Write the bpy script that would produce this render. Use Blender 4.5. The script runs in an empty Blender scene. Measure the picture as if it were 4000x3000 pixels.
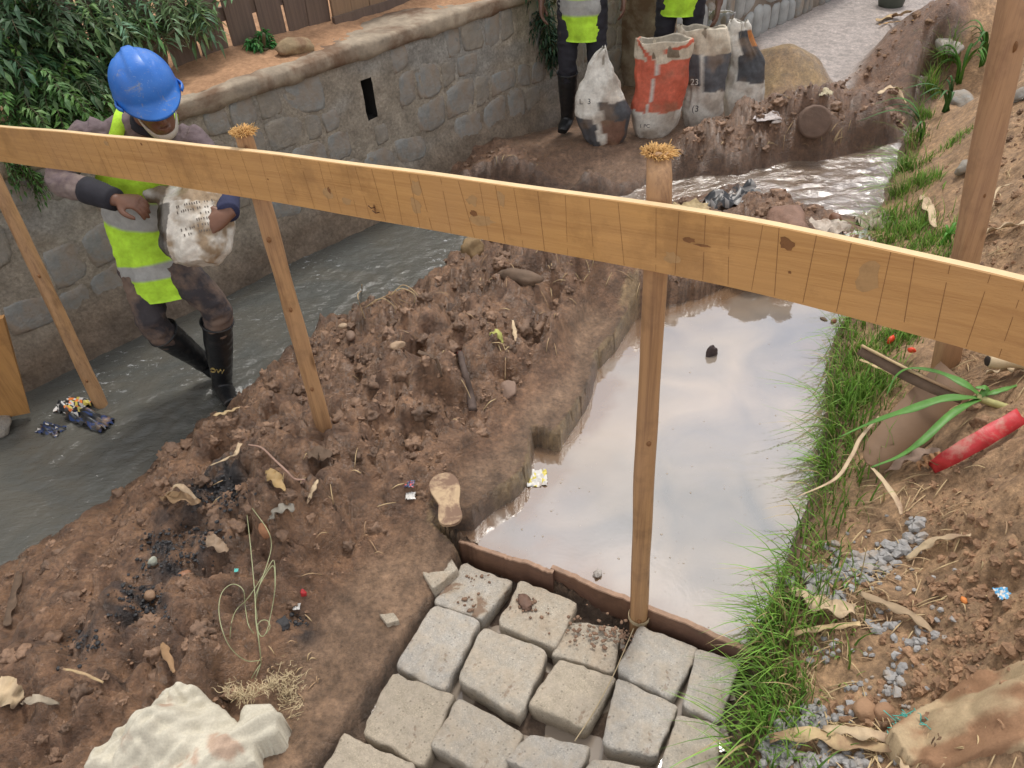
import bpy, math, random
import numpy as np
from mathutils import Vector, Matrix, noise as mnoise

random.seed(7); np.random.seed(7)
rng = np.random.RandomState(11)
scene = bpy.context.scene
COL = scene.collection

# ------------------------------------------------------------------ camera, sky, sun, exposure
FPX = 3111.0                                   # focal length for a 4000 px wide picture
_d = np.array([300., -3800., -FPX]); _d /= np.linalg.norm(_d)
_up = -_d; _fw = np.array([0, 0, -1.])
_yh = _fw - _fw.dot(_up) * _up; _yh /= np.linalg.norm(_yh)
_xh = np.cross(_yh, _up)
R = np.array([_xh, _yh, _up])
CAM = np.array([0, 0, 2.2])
cd = bpy.data.cameras.new('camera'); cam = bpy.data.objects.new('camera', cd); COL.objects.link(cam)
m4 = Matrix([list(R[0]) + [0], list(R[1]) + [0], list(R[2]) + [2.2], [0, 0, 0, 1]])
cam.matrix_world = m4
cd.sensor_width = 36.0; cd.lens = 36.0 * FPX / 4000.0; cd.clip_start = 0.05; cd.clip_end = 500
scene.camera = cam

SUN_EL, SUN_AZ = math.radians(68), math.radians(25)     # ahead of the camera, a little to the right
world = bpy.data.worlds.new("World"); scene.world = world; world.use_nodes = True
wn = world.node_tree; wn.nodes.clear()
wo = wn.nodes.new('ShaderNodeOutputWorld'); bg = wn.nodes.new('ShaderNodeBackground')
sky = wn.nodes.new('ShaderNodeTexSky'); sky.sky_type = 'NISHITA'; sky.sun_disc = False
sky.sun_elevation = SUN_EL; sky.sun_rotation = SUN_AZ
sky.dust_density = 3.0; sky.ozone_density = 1.0
tc = wn.nodes.new('ShaderNodeTexCoord'); mp = wn.nodes.new('ShaderNodeMapping'); mp.inputs['Scale'].default_value = (1.4, 1.4, 3.0)
cn = wn.nodes.new('ShaderNodeTexNoise'); cn.inputs['Scale'].default_value = 1.7; cn.inputs['Detail'].default_value = 7; cn.inputs['Roughness'].default_value = .55
cr = wn.nodes.new('ShaderNodeValToRGB'); cr.color_ramp.elements[0].position = .34; cr.color_ramp.elements[0].color = (.30, .30, .30, 1); cr.color_ramp.elements[1].position = .56
mixw = wn.nodes.new('ShaderNodeMixRGB'); mixw.inputs[2].default_value = (6.5, 6.4, 6.4, 1)
wn.links.new(tc.outputs['Generated'], mp.inputs[0]); wn.links.new(mp.outputs[0], cn.inputs[0])
wn.links.new(cn.outputs['Fac'], cr.inputs[0]); wn.links.new(cr.outputs[0], mixw.inputs[0])
wn.links.new(sky.outputs[0], mixw.inputs[1]); wn.links.new(mixw.outputs[0], bg.inputs[0])
wn.links.new(bg.outputs[0], wo.inputs[0]); bg.inputs[1].default_value = 0.12
sl = bpy.data.lights.new('sun', 'SUN'); sl.energy = 1.5; sl.angle = math.radians(11); sl.color = (1, .96, .9)
so = bpy.data.objects.new('sun', sl); COL.objects.link(so)
sdir = Vector((math.sin(SUN_AZ) * math.cos(SUN_EL), math.cos(SUN_AZ) * math.cos(SUN_EL), math.sin(SUN_EL)))
so.rotation_euler = sdir.to_track_quat('Z', 'Y').to_euler(); so.location = (0, 4, 8)
scene.view_settings.view_transform = 'Standard'; scene.view_settings.look = 'None'
scene.view_settings.gamma = 1.0; scene.view_settings.use_curve_mapping = False
scene.view_settings.exposure = 0.58

# ------------------------------------------------------------------ placing: photo pixel -> point of the place
def ray(px, py): return R @ np.array([(px - 2000) / FPX, -(py - 1500) / FPX, -1.])
def P(px, py, z=0.0):
    r = ray(px, py); return CAM + r * ((z - CAM[2]) / r[2])
def D(px, py, dep): return CAM + ray(px, py) * dep
WA = np.array([-2.23, 3.45]); WU = np.array([.733, .680]); WN = np.array([-.680, .733])
def WP(px, py, off=0.0):                       # on the stone wall's face: (along, height)
    r = ray(px, py); t = ((WA - CAM[:2]).dot(WN) + off) / r[:2].dot(WN); p = CAM + r * t
    return (p[:2] - WA).dot(WU), p[2]
def wpos(s, off, z): q = WA + WU * s + WN * off; return np.array([q[0], q[1], z])

# ------------------------------------------------------------------ numpy noise
_pt = rng.rand(256, 256).astype(np.float64); _ang = rng.rand(256, 256) * 2 * np.pi
def vnoise(x, y):
    xi = np.floor(x).astype(int); yi = np.floor(y).astype(int); fx = x - xi; fy = y - yi
    u = fx * fx * fx * (fx * (fx * 6 - 15) + 10); v = fy * fy * fy * (fy * (fy * 6 - 15) + 10)
    def g(ix, iy, dx, dy):
        a = _ang[ix & 255, iy & 255]; return np.cos(a) * dx + np.sin(a) * dy
    a = g(xi, yi, fx, fy); b = g(xi + 1, yi, fx - 1, fy); c = g(xi, yi + 1, fx, fy - 1); d = g(xi + 1, yi + 1, fx - 1, fy - 1)
    return ((a * (1 - u) + b * u) * (1 - v) + (c * (1 - u) + d * u) * v) * 1.5
def fbm(x, y, o=4, s=.5):
    t = 0; a = 1.
    for i in range(o):
        t = t + a * vnoise(x * 2 ** i + 17.3 * i, y * 2 ** i + 5.1 * i); a *= s
    return t
def clods(x, y, cell, seed=0, keep=.75):       # rounded lumps, one per jittered cell, each with its own height
    X = x / cell; Y = y / cell; xi = np.floor(X).astype(int); yi = np.floor(Y).astype(int); best = np.zeros_like(X)
    for dx in (-1, 0, 1):
        for dy in (-1, 0, 1):
            cx = xi + dx; cy = yi + dy; k = (cx * 7 + seed * 31) & 255; l = (cy * 13 + seed * 57) & 255
            jx = cx + .15 + .7 * _pt[k, l]; jy = cy + .15 + .7 * _pt[l, (k + 91) & 255]
            r = .35 + .5 * _pt[(k + 40) & 255, l]; hgt = np.where(_pt[(k + 80) & 255, (l + 33) & 255] < keep, .4 + .6 * _pt[(k + 9) & 255, (l + 77) & 255], 0)
            asp = .6 + .8 * _pt[(k + 3) & 255, (l + 5) & 255]
            d2 = ((X - jx) * asp) ** 2 + ((Y - jy) / asp) ** 2
            h = hgt * r * np.sqrt(np.clip(1 - d2 / r ** 2, 0, 1)); best = np.maximum(best, h)
    return best * cell
def sstep(a, b, x): t = np.clip((x - a) / (b - a), 0, 1); return t * t * (3 - 2 * t)
def sdpoly(x, y, poly):                        # signed distance, negative inside
    poly = np.asarray(poly, float); n = len(poly); d = np.full(x.shape, 1e9); ins = np.zeros(x.shape, bool)
    for i in range(n):
        a = poly[i]; b = poly[(i + 1) % n]; ab = b - a
        t = np.clip(((x - a[0]) * ab[0] + (y - a[1]) * ab[1]) / (ab.dot(ab) + 1e-12), 0, 1)
        d = np.minimum(d, np.hypot(x - a[0] - t * ab[0], y - a[1] - t * ab[1]))
        c = ((a[1] > y) != (b[1] > y)); xx = a[0] + (y - a[1]) * ab[0] / (ab[1] if abs(ab[1]) > 1e-12 else 1e-12)
        ins ^= c & (x < xx)
    return np.where(ins, -d, d)

# ------------------------------------------------------------------ object helpers
WORIG = {}
def mesh_data(name, V, F, mats, mi=None, smooth=True, cols=None):
    me = bpy.data.meshes.new(name); V = np.asarray(V, np.float32)
    if isinstance(F, np.ndarray):
        nf, k = F.shape
        me.vertices.add(len(V)); me.vertices.foreach_set('co', V.ravel())
        me.loops.add(nf * k); me.loops.foreach_set('vertex_index', F.astype(np.int32).ravel())
        me.polygons.add(nf); me.polygons.foreach_set('loop_start', np.arange(0, nf * k, k, dtype=np.int32))
        me.update(calc_edges=True)
    else:
        me.from_pydata([tuple(v) for v in V.tolist()], [], F); me.update()
    for m in (mats if isinstance(mats, (list, tuple)) else [mats]): me.materials.append(m)
    if mi is not None: me.polygons.foreach_set('material_index', np.asarray(mi, np.int32))
    if cols is not None:
        a = me.color_attributes.new('Col', 'FLOAT_COLOR', 'POINT'); c = np.ones((len(V), 4), np.float32); c[:, :cols.shape[1]] = cols
        a.data.foreach_set('color', c.ravel())
    me.polygons.foreach_set('use_smooth', np.full(len(me.polygons), smooth)); me.update()
    return me
def mesh(name, V, F, mats, parent=None, origin=None, mi=None, smooth=True, cols=None, mods=True):
    V = np.asarray(V, float)
    if origin is None:
        mn = V.min(0); mx = V.max(0); origin = np.array([(mn[0] + mx[0]) / 2, (mn[1] + mx[1]) / 2, mn[2]])
    origin = np.asarray(origin, float)
    me = mesh_data(name, V - origin, F, mats, mi, smooth, cols)
    o = bpy.data.objects.new(name, me); COL.objects.link(o)
    po = np.zeros(3)
    if parent is not None: o.parent = parent; po = WORIG[parent.name]
    o.location = origin - po; WORIG[o.name] = origin
    return o
def tag(o, label=None, cat=None, group=None, kind=None):
    if label: o['label'] = label
    if cat: o['category'] = cat
    if group: o['group'] = group
    if kind: o['kind'] = kind
    return o
def thing(name, label, cat, loc, group=None):
    o = bpy.data.objects.new(name, None); COL.objects.link(o); o.location = loc; o.empty_display_size = .05
    WORIG[o.name] = np.asarray(loc, float); return tag(o, label, cat, group)
class MB:                                      # collects pieces of ONE thing or part
    def __init__(s): s.V = []; s.F = []; s.M = []; s.n = 0
    def add(s, V, F, m=0):
        V = np.asarray(V, float); s.V.append(V); s.F += [tuple(int(i) + s.n for i in f) for f in F]; s.M += [m] * len(F); s.n += len(V)
    def build(s, name, mats, parent=None, **k): return mesh(name, np.concatenate(s.V), s.F, mats, parent, mi=s.M, **k)
def unit(v): v = np.asarray(v, float); return v / (np.linalg.norm(v) + 1e-12)
def catmull(pts, n):
    pts = np.asarray(pts, float); q = np.vstack([2 * pts[0] - pts[1], pts, 2 * pts[-1] - pts[-2]]); out = []
    N = len(pts) - 1
    for t in np.linspace(0, N, n):
        i = min(int(t), N - 1); u = t - i; a, b, c, d = q[i], q[i + 1], q[i + 2], q[i + 3]
        out.append(.5 * (2 * b + (c - a) * u + (2 * a - 5 * b + 4 * c - d) * u * u + (3 * b - a - 3 * c + d) * u ** 3))
    return np.array(out)
def loft(pts, ra, rb=None, lat=(1, 0, 0), seg=16, cap=True, n=None, sq=1.0, wob=0, seed=0):
    """closed tube along pts; half widths ra along lat and rb across"""
    pts = np.asarray(pts, float); ra = np.asarray(ra, float) * np.ones(len(pts)); rb = ra if rb is None else np.asarray(rb, float) * np.ones(len(pts))
    if n:
        Q = catmull(np.c_[pts, ra, rb], n); pts, ra, rb = Q[:, :3], Q[:, 3], Q[:, 4]
    K = len(pts); T = np.gradient(pts, axis=0); V = []; lat = np.asarray(lat, float)
    th = np.linspace(0, 2 * np.pi, seg, endpoint=False); c = np.cos(th); s_ = np.sin(th)
    c = np.sign(c) * np.abs(c) ** sq; s_ = np.sign(s_) * np.abs(s_) ** sq; r_ = np.random.RandomState(seed)
    for i in range(K):
        t = unit(T[i]); L = lat if lat.ndim == 1 else lat[i]; L = unit(L - L.dot(t) * t); N = np.cross(t, L)
        w = 1 + (wob * (r_.rand(seg) - .5) if wob else 0)
        V.append(pts[i] + np.outer(c * ra[i] * w, L) + np.outer(s_ * rb[i] * w, N))
    V = np.concatenate(V); F = []
    for i in range(K - 1):
        for j in range(seg): a = i * seg + j; b = i * seg + (j + 1) % seg; F.append((a, b, b + seg, a + seg))
    if cap: F.append(tuple(range(seg - 1, -1, -1))); F.append(tuple(range((K - 1) * seg, K * seg)))
    return V, F
def ribbon(pts, w, nrm=(0, 0, 1), thick=.002, fold=0.0, n=None, wave=0, seed=0):
    """a leaf or strip of real thickness: path, half widths, optional V fold and twisting"""
    pts = np.asarray(pts, float); w = np.asarray(w, float) * np.ones(len(pts))
    if n: Q = catmull(np.c_[pts, w], n); pts, w = Q[:, :3], np.maximum(Q[:, 3], .0003)
    T = np.gradient(pts, axis=0); r_ = np.random.RandomState(seed); ph = r_.rand() * 6; V = []; K = len(pts); nrm = np.asarray(nrm, float)
    for i in range(K):
        t = unit(T[i]); a = wave * math.sin(ph + i * .9); N0 = nrm if nrm.ndim == 1 else nrm[i]
        s = unit(np.cross(t, N0)); N = np.cross(s, t); s2 = s * math.cos(a) + N * math.sin(a); N2 = np.cross(s2, t)
        for q in (-1, 0, 1):
            up = N2 * (fold * w[i] * abs(q)); base = pts[i] + s2 * w[i] * q + up
            V += [base + N2 * thick / 2, base - N2 * thick / 2]
    F = []
    for i in range(K - 1):
        a = i * 6; b = a + 6
        F += [(a, a + 2, b + 2, b), (a + 2, a + 4, b + 4, b + 2), (a + 1, b + 1, b + 3, a + 3), (a + 3, b + 3, b + 5, a + 5), (a, b, b + 1, a + 1), (a + 4, a + 5, b + 5, b + 4)]
    F += [(0, 1, 3, 2), (2, 3, 5, 4)]; e = (K - 1) * 6; F += [(e, e + 2, e + 3, e + 1), (e + 2, e + 4, e + 5, e + 3)]
    return np.array(V), F
def ico(sub):
    import bmesh
    bm = bmesh.new(); bmesh.ops.create_icosphere(bm, subdivisions=sub, radius=1); bm.verts.ensure_lookup_table()
    V = np.array([v.co[:] for v in bm.verts]); F = [tuple(v.index for v in f.verts) for f in bm.faces]; bm.free(); return V, F
ICO = {k: ico(k) for k in (1, 2, 3, 4)}
def lump(c, size, seed=0, sub=2, rough=.3, freq=1.6, rot=None, angular=0):
    V, F = ICO[sub]; V = V.copy(); off = Vector((seed * 3.7, seed * 1.3, 0))
    if angular:                                # cut by a few planes: broken stone
        r_ = np.random.RandomState(seed + 5)
        for k in range(angular):
            nn = unit(r_.randn(3)); dd = .55 + .25 * r_.rand(); pr = V @ nn; V -= np.outer(np.maximum(pr - dd, 0), nn)
    d = np.array([mnoise.fractal(Vector(v) * freq + off, 1.0, 2.0, 3) for v in V]); V = V * (1 + rough * d)[:, None]
    V *= np.asarray(size) * np.ones(3)
    a = (seed * 1.7) % 6.28 if rot is None else rot; M = np.array([[math.cos(a), -math.sin(a), 0], [math.sin(a), math.cos(a), 0], [0, 0, 1]])
    return V @ M.T + np.asarray(c), F
_protos = [[lump((0, 0, 0), 1, s, 1, .45, 1.3, 0) for s in range(14)], [lump((0, 0, 0), 1, s, 2, .5, 1.5, 0) for s in range(14)], [lump((0, 0, 0), 1, s, 1, .12, 1.3, 0, angular=7) for s in range(14)], [lump((0, 0, 0), 1, s + 20, 2, .9, 2.2, 0, angular=3) for s in range(14)], [lump(*[(0, 0, 0), 1, s + 50, 3, .75, 2.6, 0], angular=4) for s in range(14)]]
def scatter_lumps(name, pos, sizes, mats, kind, proto=1, flat=.75, parent=None, smooth=True, colors=None):
    Vs = []; Fs = []; Cs = []; n = 0; r_ = np.random.RandomState(len(pos))
    for i, (p, s) in enumerate(zip(pos, sizes)):
        V, F = _protos[proto][r_.randint(14)]; A = r_.randn(3, 3); q, _ = np.linalg.qr(A)
        if np.linalg.det(q) < 0: q[:, 0] *= -1
        W = (V @ q.T) * np.array([s, s * (.7 + .5 * r_.rand()), s * flat]); Vs.append(W + p); Fs.append(np.array(F) + n); n += len(V)
        if colors is not None: Cs.append(np.repeat(colors[i][None], len(V), 0))
    return tag(mesh(name, np.concatenate(Vs), np.concatenate(Fs), mats, parent, smooth=smooth, cols=np.concatenate(Cs) if colors is not None else None), kind=kind)

# ------------------------------------------------------------------ materials
def nodes(name):
    m = bpy.data.materials.new(name); m.use_nodes = True; t = m.node_tree; b = t.nodes['Principled BSDF']; return m, t, b
def N(t, ty, **k):
    n = t.nodes.new('ShaderNode' + ty)
    for a, v in k.items():
        if a.startswith('i_'): n.inputs[a[2:].replace('_', ' ')].default_value = v
        else: setattr(n, a, v)
    return n
def coords(t, scale=(1, 1, 1), obj=True, rot=(0, 0, 0)):
    c = N(t, 'TexCoord'); m = N(t, 'Mapping'); m.inputs['Scale'].default_value = scale; m.inputs['Rotation'].default_value = rot
    t.links.new(c.outputs['Object' if obj else 'Generated'], m.inputs[0]); return m.outputs[0]
def noise(t, vec, scale, detail=5, rough=.6, dist=0):
    n = N(t, 'TexNoise'); n.inputs['Scale'].default_value = scale; n.inputs['Detail'].default_value = detail
    n.inputs['Roughness'].default_value = rough; n.inputs['Distortion'].default_value = dist; t.links.new(vec, n.inputs['Vector']); return n.outputs['Fac']
def ramp(t, fac, stops):
    r = N(t, 'ValToRGB'); e = r.color_ramp.elements
    while len(e) < len(stops): e.new(.5)
    for el, (p, c) in zip(e, stops): el.position = p; el.color = (*c, 1) if len(c) == 3 else c
    t.links.new(fac, r.inputs[0]); return r.outputs[0]
def g(v): return (v, v, v)
def mixc(t, fac, a, b, mode='MIX'):
    m = N(t, 'MixRGB', blend_type=mode)
    for i, x in ((0, fac), (1, a), (2, b)):
        if hasattr(x, 'links'): t.links.new(x, m.inputs[i])
        else: m.inputs[i].default_value = x if i == 0 or len(x) == 4 else (*x, 1)
    return m.outputs[0]
def bump(t, b, h, dist=.005, strength=1.0, prev=None):
    n = N(t, 'Bump'); n.inputs['Distance'].default_value = dist; n.inputs['Strength'].default_value = strength; t.links.new(h, n.inputs['Height'])
    if prev is not None: t.links.new(prev, n.inputs['Normal'])
    t.links.new(n.outputs[0], b.inputs['Normal']); return n.outputs[0]
def simple(name, col, rough=.7, var=.35, scale=20, bd=.002, dirt=None, dscale=5, dth=.55, scl=(1, 1, 1), spec=.5, metal=0, fine=None, bs=None):
    """base colour broken up by two noises, optional dirt patches, fine relief"""
    m, t, b = nodes(name); v = coords(t, scl); n1 = noise(t, v, scale, 6, .65); c = ramp(t, n1, [(.25, tuple(x * (1 - var) for x in col)), (.75, tuple(min(1, x * (1 + var)) for x in col))])
    if dirt is not None:
        n2 = noise(t, v, dscale, 6, .65, .3); f = ramp(t, n2, [(dth - .06, g(0)), (dth + .08, g(1))]); c = mixc(t, f, c, dirt)
    t.links.new(c, b.inputs['Base Color']); b.inputs['Roughness'].default_value = rough; b.inputs['Metallic'].default_value = metal
    b.inputs['Specular IOR Level'].default_value = spec
    if bd: bump(t, b, noise(t, v, bs or scale * 3, 5, .7), bd)
    return m
def vcol_mat(name, rough=(.45, .8), fscale=60, fvar=.35, bd=.004, bs=90, spec=.5, midscale=14, midvar=.25, coat=0):
    """colour from the point colours painted in code, alpha = wetness"""
    m, t, b = nodes(name); a = N(t, 'VertexColor', layer_name='Col'); v = coords(t)
    n1 = noise(t, v, fscale, 6, .7); n2 = noise(t, v, midscale, 5, .6)
    c = mixc(t, 1.0, a.outputs[0], ramp(t, n1, [(.25, g(1 - fvar)), (.75, g(1 + fvar))]), 'MULTIPLY')
    c = mixc(t, 1.0, c, ramp(t, n2, [(.25, g(1 - midvar)), (.75, g(1 + midvar))]), 'MULTIPLY')
    t.links.new(c, b.inputs['Base Color']); mr = N(t, 'MapRange'); mr.inputs['To Min'].default_value = rough[1]; mr.inputs['To Max'].default_value = rough[0]
    t.links.new(a.outputs['Alpha'], mr.inputs[0]); t.links.new(mr.outputs[0], b.inputs['Roughness']); b.inputs['Specular IOR Level'].default_value = spec
    if coat:
        mc = N(t, 'Math', operation='MULTIPLY'); mc.inputs[1].default_value = coat; t.links.new(a.outputs['Alpha'], mc.inputs[0]); t.links.new(mc.outputs[0], b.inputs['Coat Weight']); b.inputs['Coat Roughness'].default_value = .33
    k = bump(t, b, noise(t, v, bs, 6, .75), bd)
    if coat: t.links.new(k, b.inputs['Coat Normal'])
    return m
def wood(name, c1, c2, knots=True, sc=1.0, rough=.65, axis='x', marks=False, wet=None):
    """long streaky grain along the piece, darker stains, fine fibre relief"""
    m, t, b = nodes(name); s = {'x': (1.0, 26, 26), 'z': (26, 26, 1.0)}[axis]; s2 = {'x': (3, 160, 160), 'z': (160, 160, 3)}[axis]
    n = noise(t, coords(t, tuple(k * sc for k in s)), 1.6, 5, .6, .9); f = noise(t, coords(t, s2), 1.5, 4, .7, .2)
    c = ramp(t, mixc(t, .35, n, f), [(.30, c2), (.52, c1), (.72, tuple(x * 1.18 for x in c1))])
    v0 = coords(t); blot = noise(t, v0, 6, 6, .65); c = mixc(t, ramp(t, blot, [(.52, g(0)), (.66, g(.45))]), c, tuple(x * .60 for x in c2)); b2 = noise(t, v0, 2.3, 4, .6)
    c = mixc(t, ramp(t, b2, [(.35, g(.0)), (.7, g(.35))]), c, (c1[0] * .8, c1[1] * .85, c1[2] * 1.1 + .02))
    if knots:
        vk = coords(t, (3.2, 11, 11) if axis == 'x' else (11, 11, 3.2)); vo = N(t, 'TexVoronoi'); vo.inputs['Scale'].default_value = 1.0; t.links.new(vk, vo.inputs['Vector'])
        c = mixc(t, ramp(t, vo.outputs['Distance'], [(.05, g(.8)), (.15, g(.0))]), c, (.14, .065, .022))
    t.links.new(c, b.inputs['Base Color']); b.inputs['Roughness'].default_value = rough; k = bump(t, b, f, .0012, .8); bump(t, b, n, .0015, .5, k); return m

def proj(p):
    c = R.T @ (np.asarray(p) - CAM); return 2000 + FPX * c[0] / -c[2], 1500 - FPX * c[1] / -c[2]

# ================================================================== TERRAIN
ZC = -0.20                                      # channel water level
ZP = 0.02                                       # pool water level
# control points: pixel, height, roughness of the mud
CP = [(-500,2700,-.2,.3),(-200,2330,-.2,.4),(0,2195,-.2,.5),(250,2050,-.2,.6),(400,1960,-.2,.6),(550,1855,-.2,.7),(700,1725,-.2,.8),(850,1610,-.2,.8),(1000,1500,-.2,.9),(1130,1370,-.2,.9),(1280,1262,-.2,1),
 (1450,1190,-.2,.9),(1620,1130,-.2,.8),(1720,1050,-.2,.8),(1830,965,-.2,.8),(1950,925,-.16,.8),(2150,860,-.12,.7),
 (60,2420,-.02,.5),(0,2700,.08,.6),(-600,3200,.1,.6),(250,2330,.06,.6),(480,2150,.04,.7),(500,2500,.14,.7),(300,2850,.14,.6),(0,3000,.1,.6),(600,2900,.14,.5),(700,1980,.06,.8),(800,2300,.15,.9),(900,1760,.08,1),
 (1090,1600,.1,1),(1250,1640,.22,1),(1300,1390,.06,1),(1450,1320,.1,1),(1500,1500,.26,1),(1700,1300,.27,1),(1830,1080,.12,1),(1920,990,.24,.8),(2050,1000,.30,.9),(2200,1030,.32,1),(2400,1060,.28,1),
 (2000,1200,.32,1),(2150,1250,.28,1),(1850,1450,.28,1),(2000,1380,.22,1),(1700,1650,.25,1),(1850,1620,.19,.9),(1300,1900,.24,1),(1550,1800,.2,.9),(1100,2150,.22,1),(1350,2100,.13,.8),(900,2500,.17,1),(700,2700,.16,.9),(1050,2350,.12,.8),
 (1600,2040,.10,.4),(1400,2230,.06,.3),(1600,2200,.05,.15),(1300,2450,.045,.15),(1150,2620,.05,.2),(1450,2500,.03,.1),(1750,2140,.06,.2),(1680,2280,.03,.1),(1100,2850,.05,.15),(1250,2800,.03,.1),(900,2980,.09,.3),(900,2780,.1,.4),(600,3300,.1,.3),
 (1800,2020,.11,.3),(1900,1950,.11,.2),(2000,1800,.13,.15),(1850,1850,.14,.2),(2100,1600,.13,.15),(2250,1500,.12,.1),(2250,1350,.13,.15),(2400,1300,.12,.15),(2330,1200,.15,.3),(2480,1150,.16,.4),(2550,1050,.22,.8),
 (2620,1150,.1,.8),(2750,1120,.1,.9),(2750,950,.16,.9),(2950,1060,.12,.8),(3050,940,.16,.9),(3230,1000,.1,.5),(3350,930,.05,.4),(2500,880,.06,.8),(2650,810,.0,.5),(2850,800,.04,.7),(3050,830,.1,.9),(3250,850,.02,.4),(3400,860,-.02,.3),
 (2900,2590,.02,.1),(2980,2420,.03,.1),(3050,2230,.03,.1),(3120,2050,.03,.1),(3180,1900,.03,.1),(3220,1700,.03,.1),(3230,1500,.03,.1),(3260,1330,.03,.1),(3310,1180,.03,.1),(3380,1030,.03,.2),(3430,900,.0,.2),(3480,760,.0,.2),(3530,600,.0,.2),(3580,450,.0,.2),(3640,340,.0,.2),
 (3200,2300,.13,.2),(3150,2600,.08,.25),(3350,2000,.13,.2),(3500,1750,.17,.2),(3600,2200,.22,.3),(3600,2500,.22,.4),(3900,2000,.42,.7),(3800,2300,.32,.7),(4000,2500,.45,.7),(3700,2750,.27,.5),(4000,2950,.42,.7),(3300,2850,.12,.25),(3000,2900,.03,.2),(3500,3000,.2,.4),
 (3700,1400,.28,.3),(3950,1500,.40,.4),(3500,1300,.13,.2),(3800,1000,.34,.4),(3650,700,.16,.2),(3900,500,.42,.4),(4000,800,.5,.5),(3700,450,.1,.3),(4400,1200,.7,.3),(4600,2400,.7,.4),(4000,1250,.44,.4),
 # heap by the wall, sack place, heaps by the stream
 (1580,690,-.2,.4),(1500,830,-.25,.3),(1620,650,-.06,.5),(1650,610,-.1,.5),(1900,560,-.02,.4),(2100,545,-.06,.1),(2250,470,-.16,.1),(1750,620,.08,.9),(1950,620,.13,1),(2100,620,.13,1),(2280,650,.08,.8),(1900,710,-.02,.8),(2150,745,-.1,.6),(2330,720,-.08,.4),(1750,700,-.12,.6),
 (2200,560,-.02,.1),(2350,570,.0,.06),(2530,530,.0,.06),(2740,490,.0,.06),(2900,455,.0,.06),(2550,620,-.02,.2),(2450,680,-.05,.3),(2700,600,.08,1),(2850,620,.11,1.1),(2750,680,-.03,.8),(2950,540,.13,1.1),
 (3100,480,.17,1.1),(3200,540,.14,1.1),(3300,420,.22,1.1),(3450,430,.21,1.1),(3520,500,.03,.8),(3400,560,.02,.9),(3150,640,-.03,.6),(3000,670,-.05,.6),(2600,700,-.05,.5),(3350,340,.1,.6),
 (3080,190,.27,.15),(2990,300,.1,.2),(3230,320,.06,.3),(2980,400,.03,.3),(3160,360,.06,.4),(3300,250,-.02,.02),(3150,100,-.02,.02),(3400,100,-.02,.02),(3300,0,-.02,.02),(3000,150,-.03,.02),(2950,90,-.0,.02),
 (3420,240,.12,.5),(3550,190,.28,.5),(3700,90,.38,.5),(3850,40,.42,.4),(3500,330,.02,.5),(3620,260,.2,.5),(3750,200,.2,.4),(3750,0,.1,.3),(3560,60,-.02,.1),(3400,-80,-.02,.0),(3700,-150,.0,.1),(4000,-100,.5,.4),(4100,200,.6,.4)]
cp = np.array([[*P(x, y, z)[:2], z, r] for x, y, z, r in CP])
ex = np.array([[-4.5,.2,.15,.3],[-3.5,1.4,-.1,.3],[0,-1.2,.1,.2],[2.5,-.6,.6,.3],[-2,-1,.2,.3],[3.2,1.6,.8,.3],[4.2,3.5,.9,.3],[5.5,6,.9,.3],[7,9.5,.7,.3],[.5,.3,.02,.1],[-.9,.3,.05,.2],[1.1,.3,.35,.3],[4,11,.0,.05],[6,12,.3,.2],[2.2,9.0,-.02,.0]])
cp = np.vstack([cp, ex])
def tps_fit(X, Z, lam=2e-4):
    n = len(X); d = np.hypot(X[:, None, 0] - X[None, :, 0], X[:, None, 1] - X[None, :, 1]); K = np.where(d > 0, d * d * np.log(d + 1e-12), 0) + lam * np.eye(n)
    Pm = np.c_[np.ones(n), X]; A = np.block([[K, Pm], [Pm.T, np.zeros((3, 3))]]); return np.linalg.solve(A, np.vstack([Z, np.zeros((3, Z.shape[1]))]))
TW = tps_fit(cp[:, :2], cp[:, 2:4])
def tps(x, y):
    sh = x.shape; x = x.ravel(); y = y.ravel(); out = np.empty((len(x), 2))
    for i in range(0, len(x), 20000):
        a = x[i:i + 20000, None]; b = y[i:i + 20000, None]; d2 = (a - cp[None, :, 0]) ** 2 + (b - cp[None, :, 1]) ** 2 + 1e-12
        out[i:i + 20000] = (.5 * d2 * np.log(d2)) @ TW[:-3] + TW[-3] + a * TW[-2] + b * TW[-1]
    return out[:, 0].reshape(sh), out[:, 1].reshape(sh)
def PP(l, z): return [P(x, y, z)[:2] for x, y in l]
POOL = PP([(1745,2075),(1850,2072),(1905,2010),(2010,1950),(2075,1880),(2085,1740),(2185,1765),(2300,1580),(2335,1440),(2400,1380),(2450,1300),(2490,1240),(2600,1190),(2720,1170),(2850,1110),(3000,1110),(3060,1160),(3200,1150),(3290,1190),
   (3300,1230),(3240,1350),(3225,1500),(3215,1700),(3180,1880),(3120,2050),(3050,2230),(2990,2400),(2910,2560)], ZP) + [P(2155,2232,.05)[:2] + [0, .012], P(1750,2085,.05)[:2]]
PAVE = [P(1700,2110,0)[:2]] + PP([(1790,2180),(1720,2300),(1600,2440),(1530,2560),(1430,2700),(1330,2840),(1240,2960),(1100,3150),(900,3450),(2400,3900),(2760,3300),(2830,3050),(2900,2800),(2950,2620),(2930,2545)], 0) + [P(2155,2232,.05)[:2]]
CHAN = PP([(-2500,3200),(-500,2660),(-200,2310),(0,2200),(250,2050),(550,1855),(700,1725),(1000,1500),(1130,1372),(1280,1262),(1450,1195),(1620,1130),(1830,965),(1950,922),(2200,860),(2330,800),(2200,765),(1900,745),(1650,740),(1560,730),(1480,800),(1430,835)], ZC) + [tuple(wpos(1.9, .15, 0)[:2]), tuple(wpos(-1, .15, 0)[:2]), tuple(wpos(-5, .15, 0)[:2])]
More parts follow.
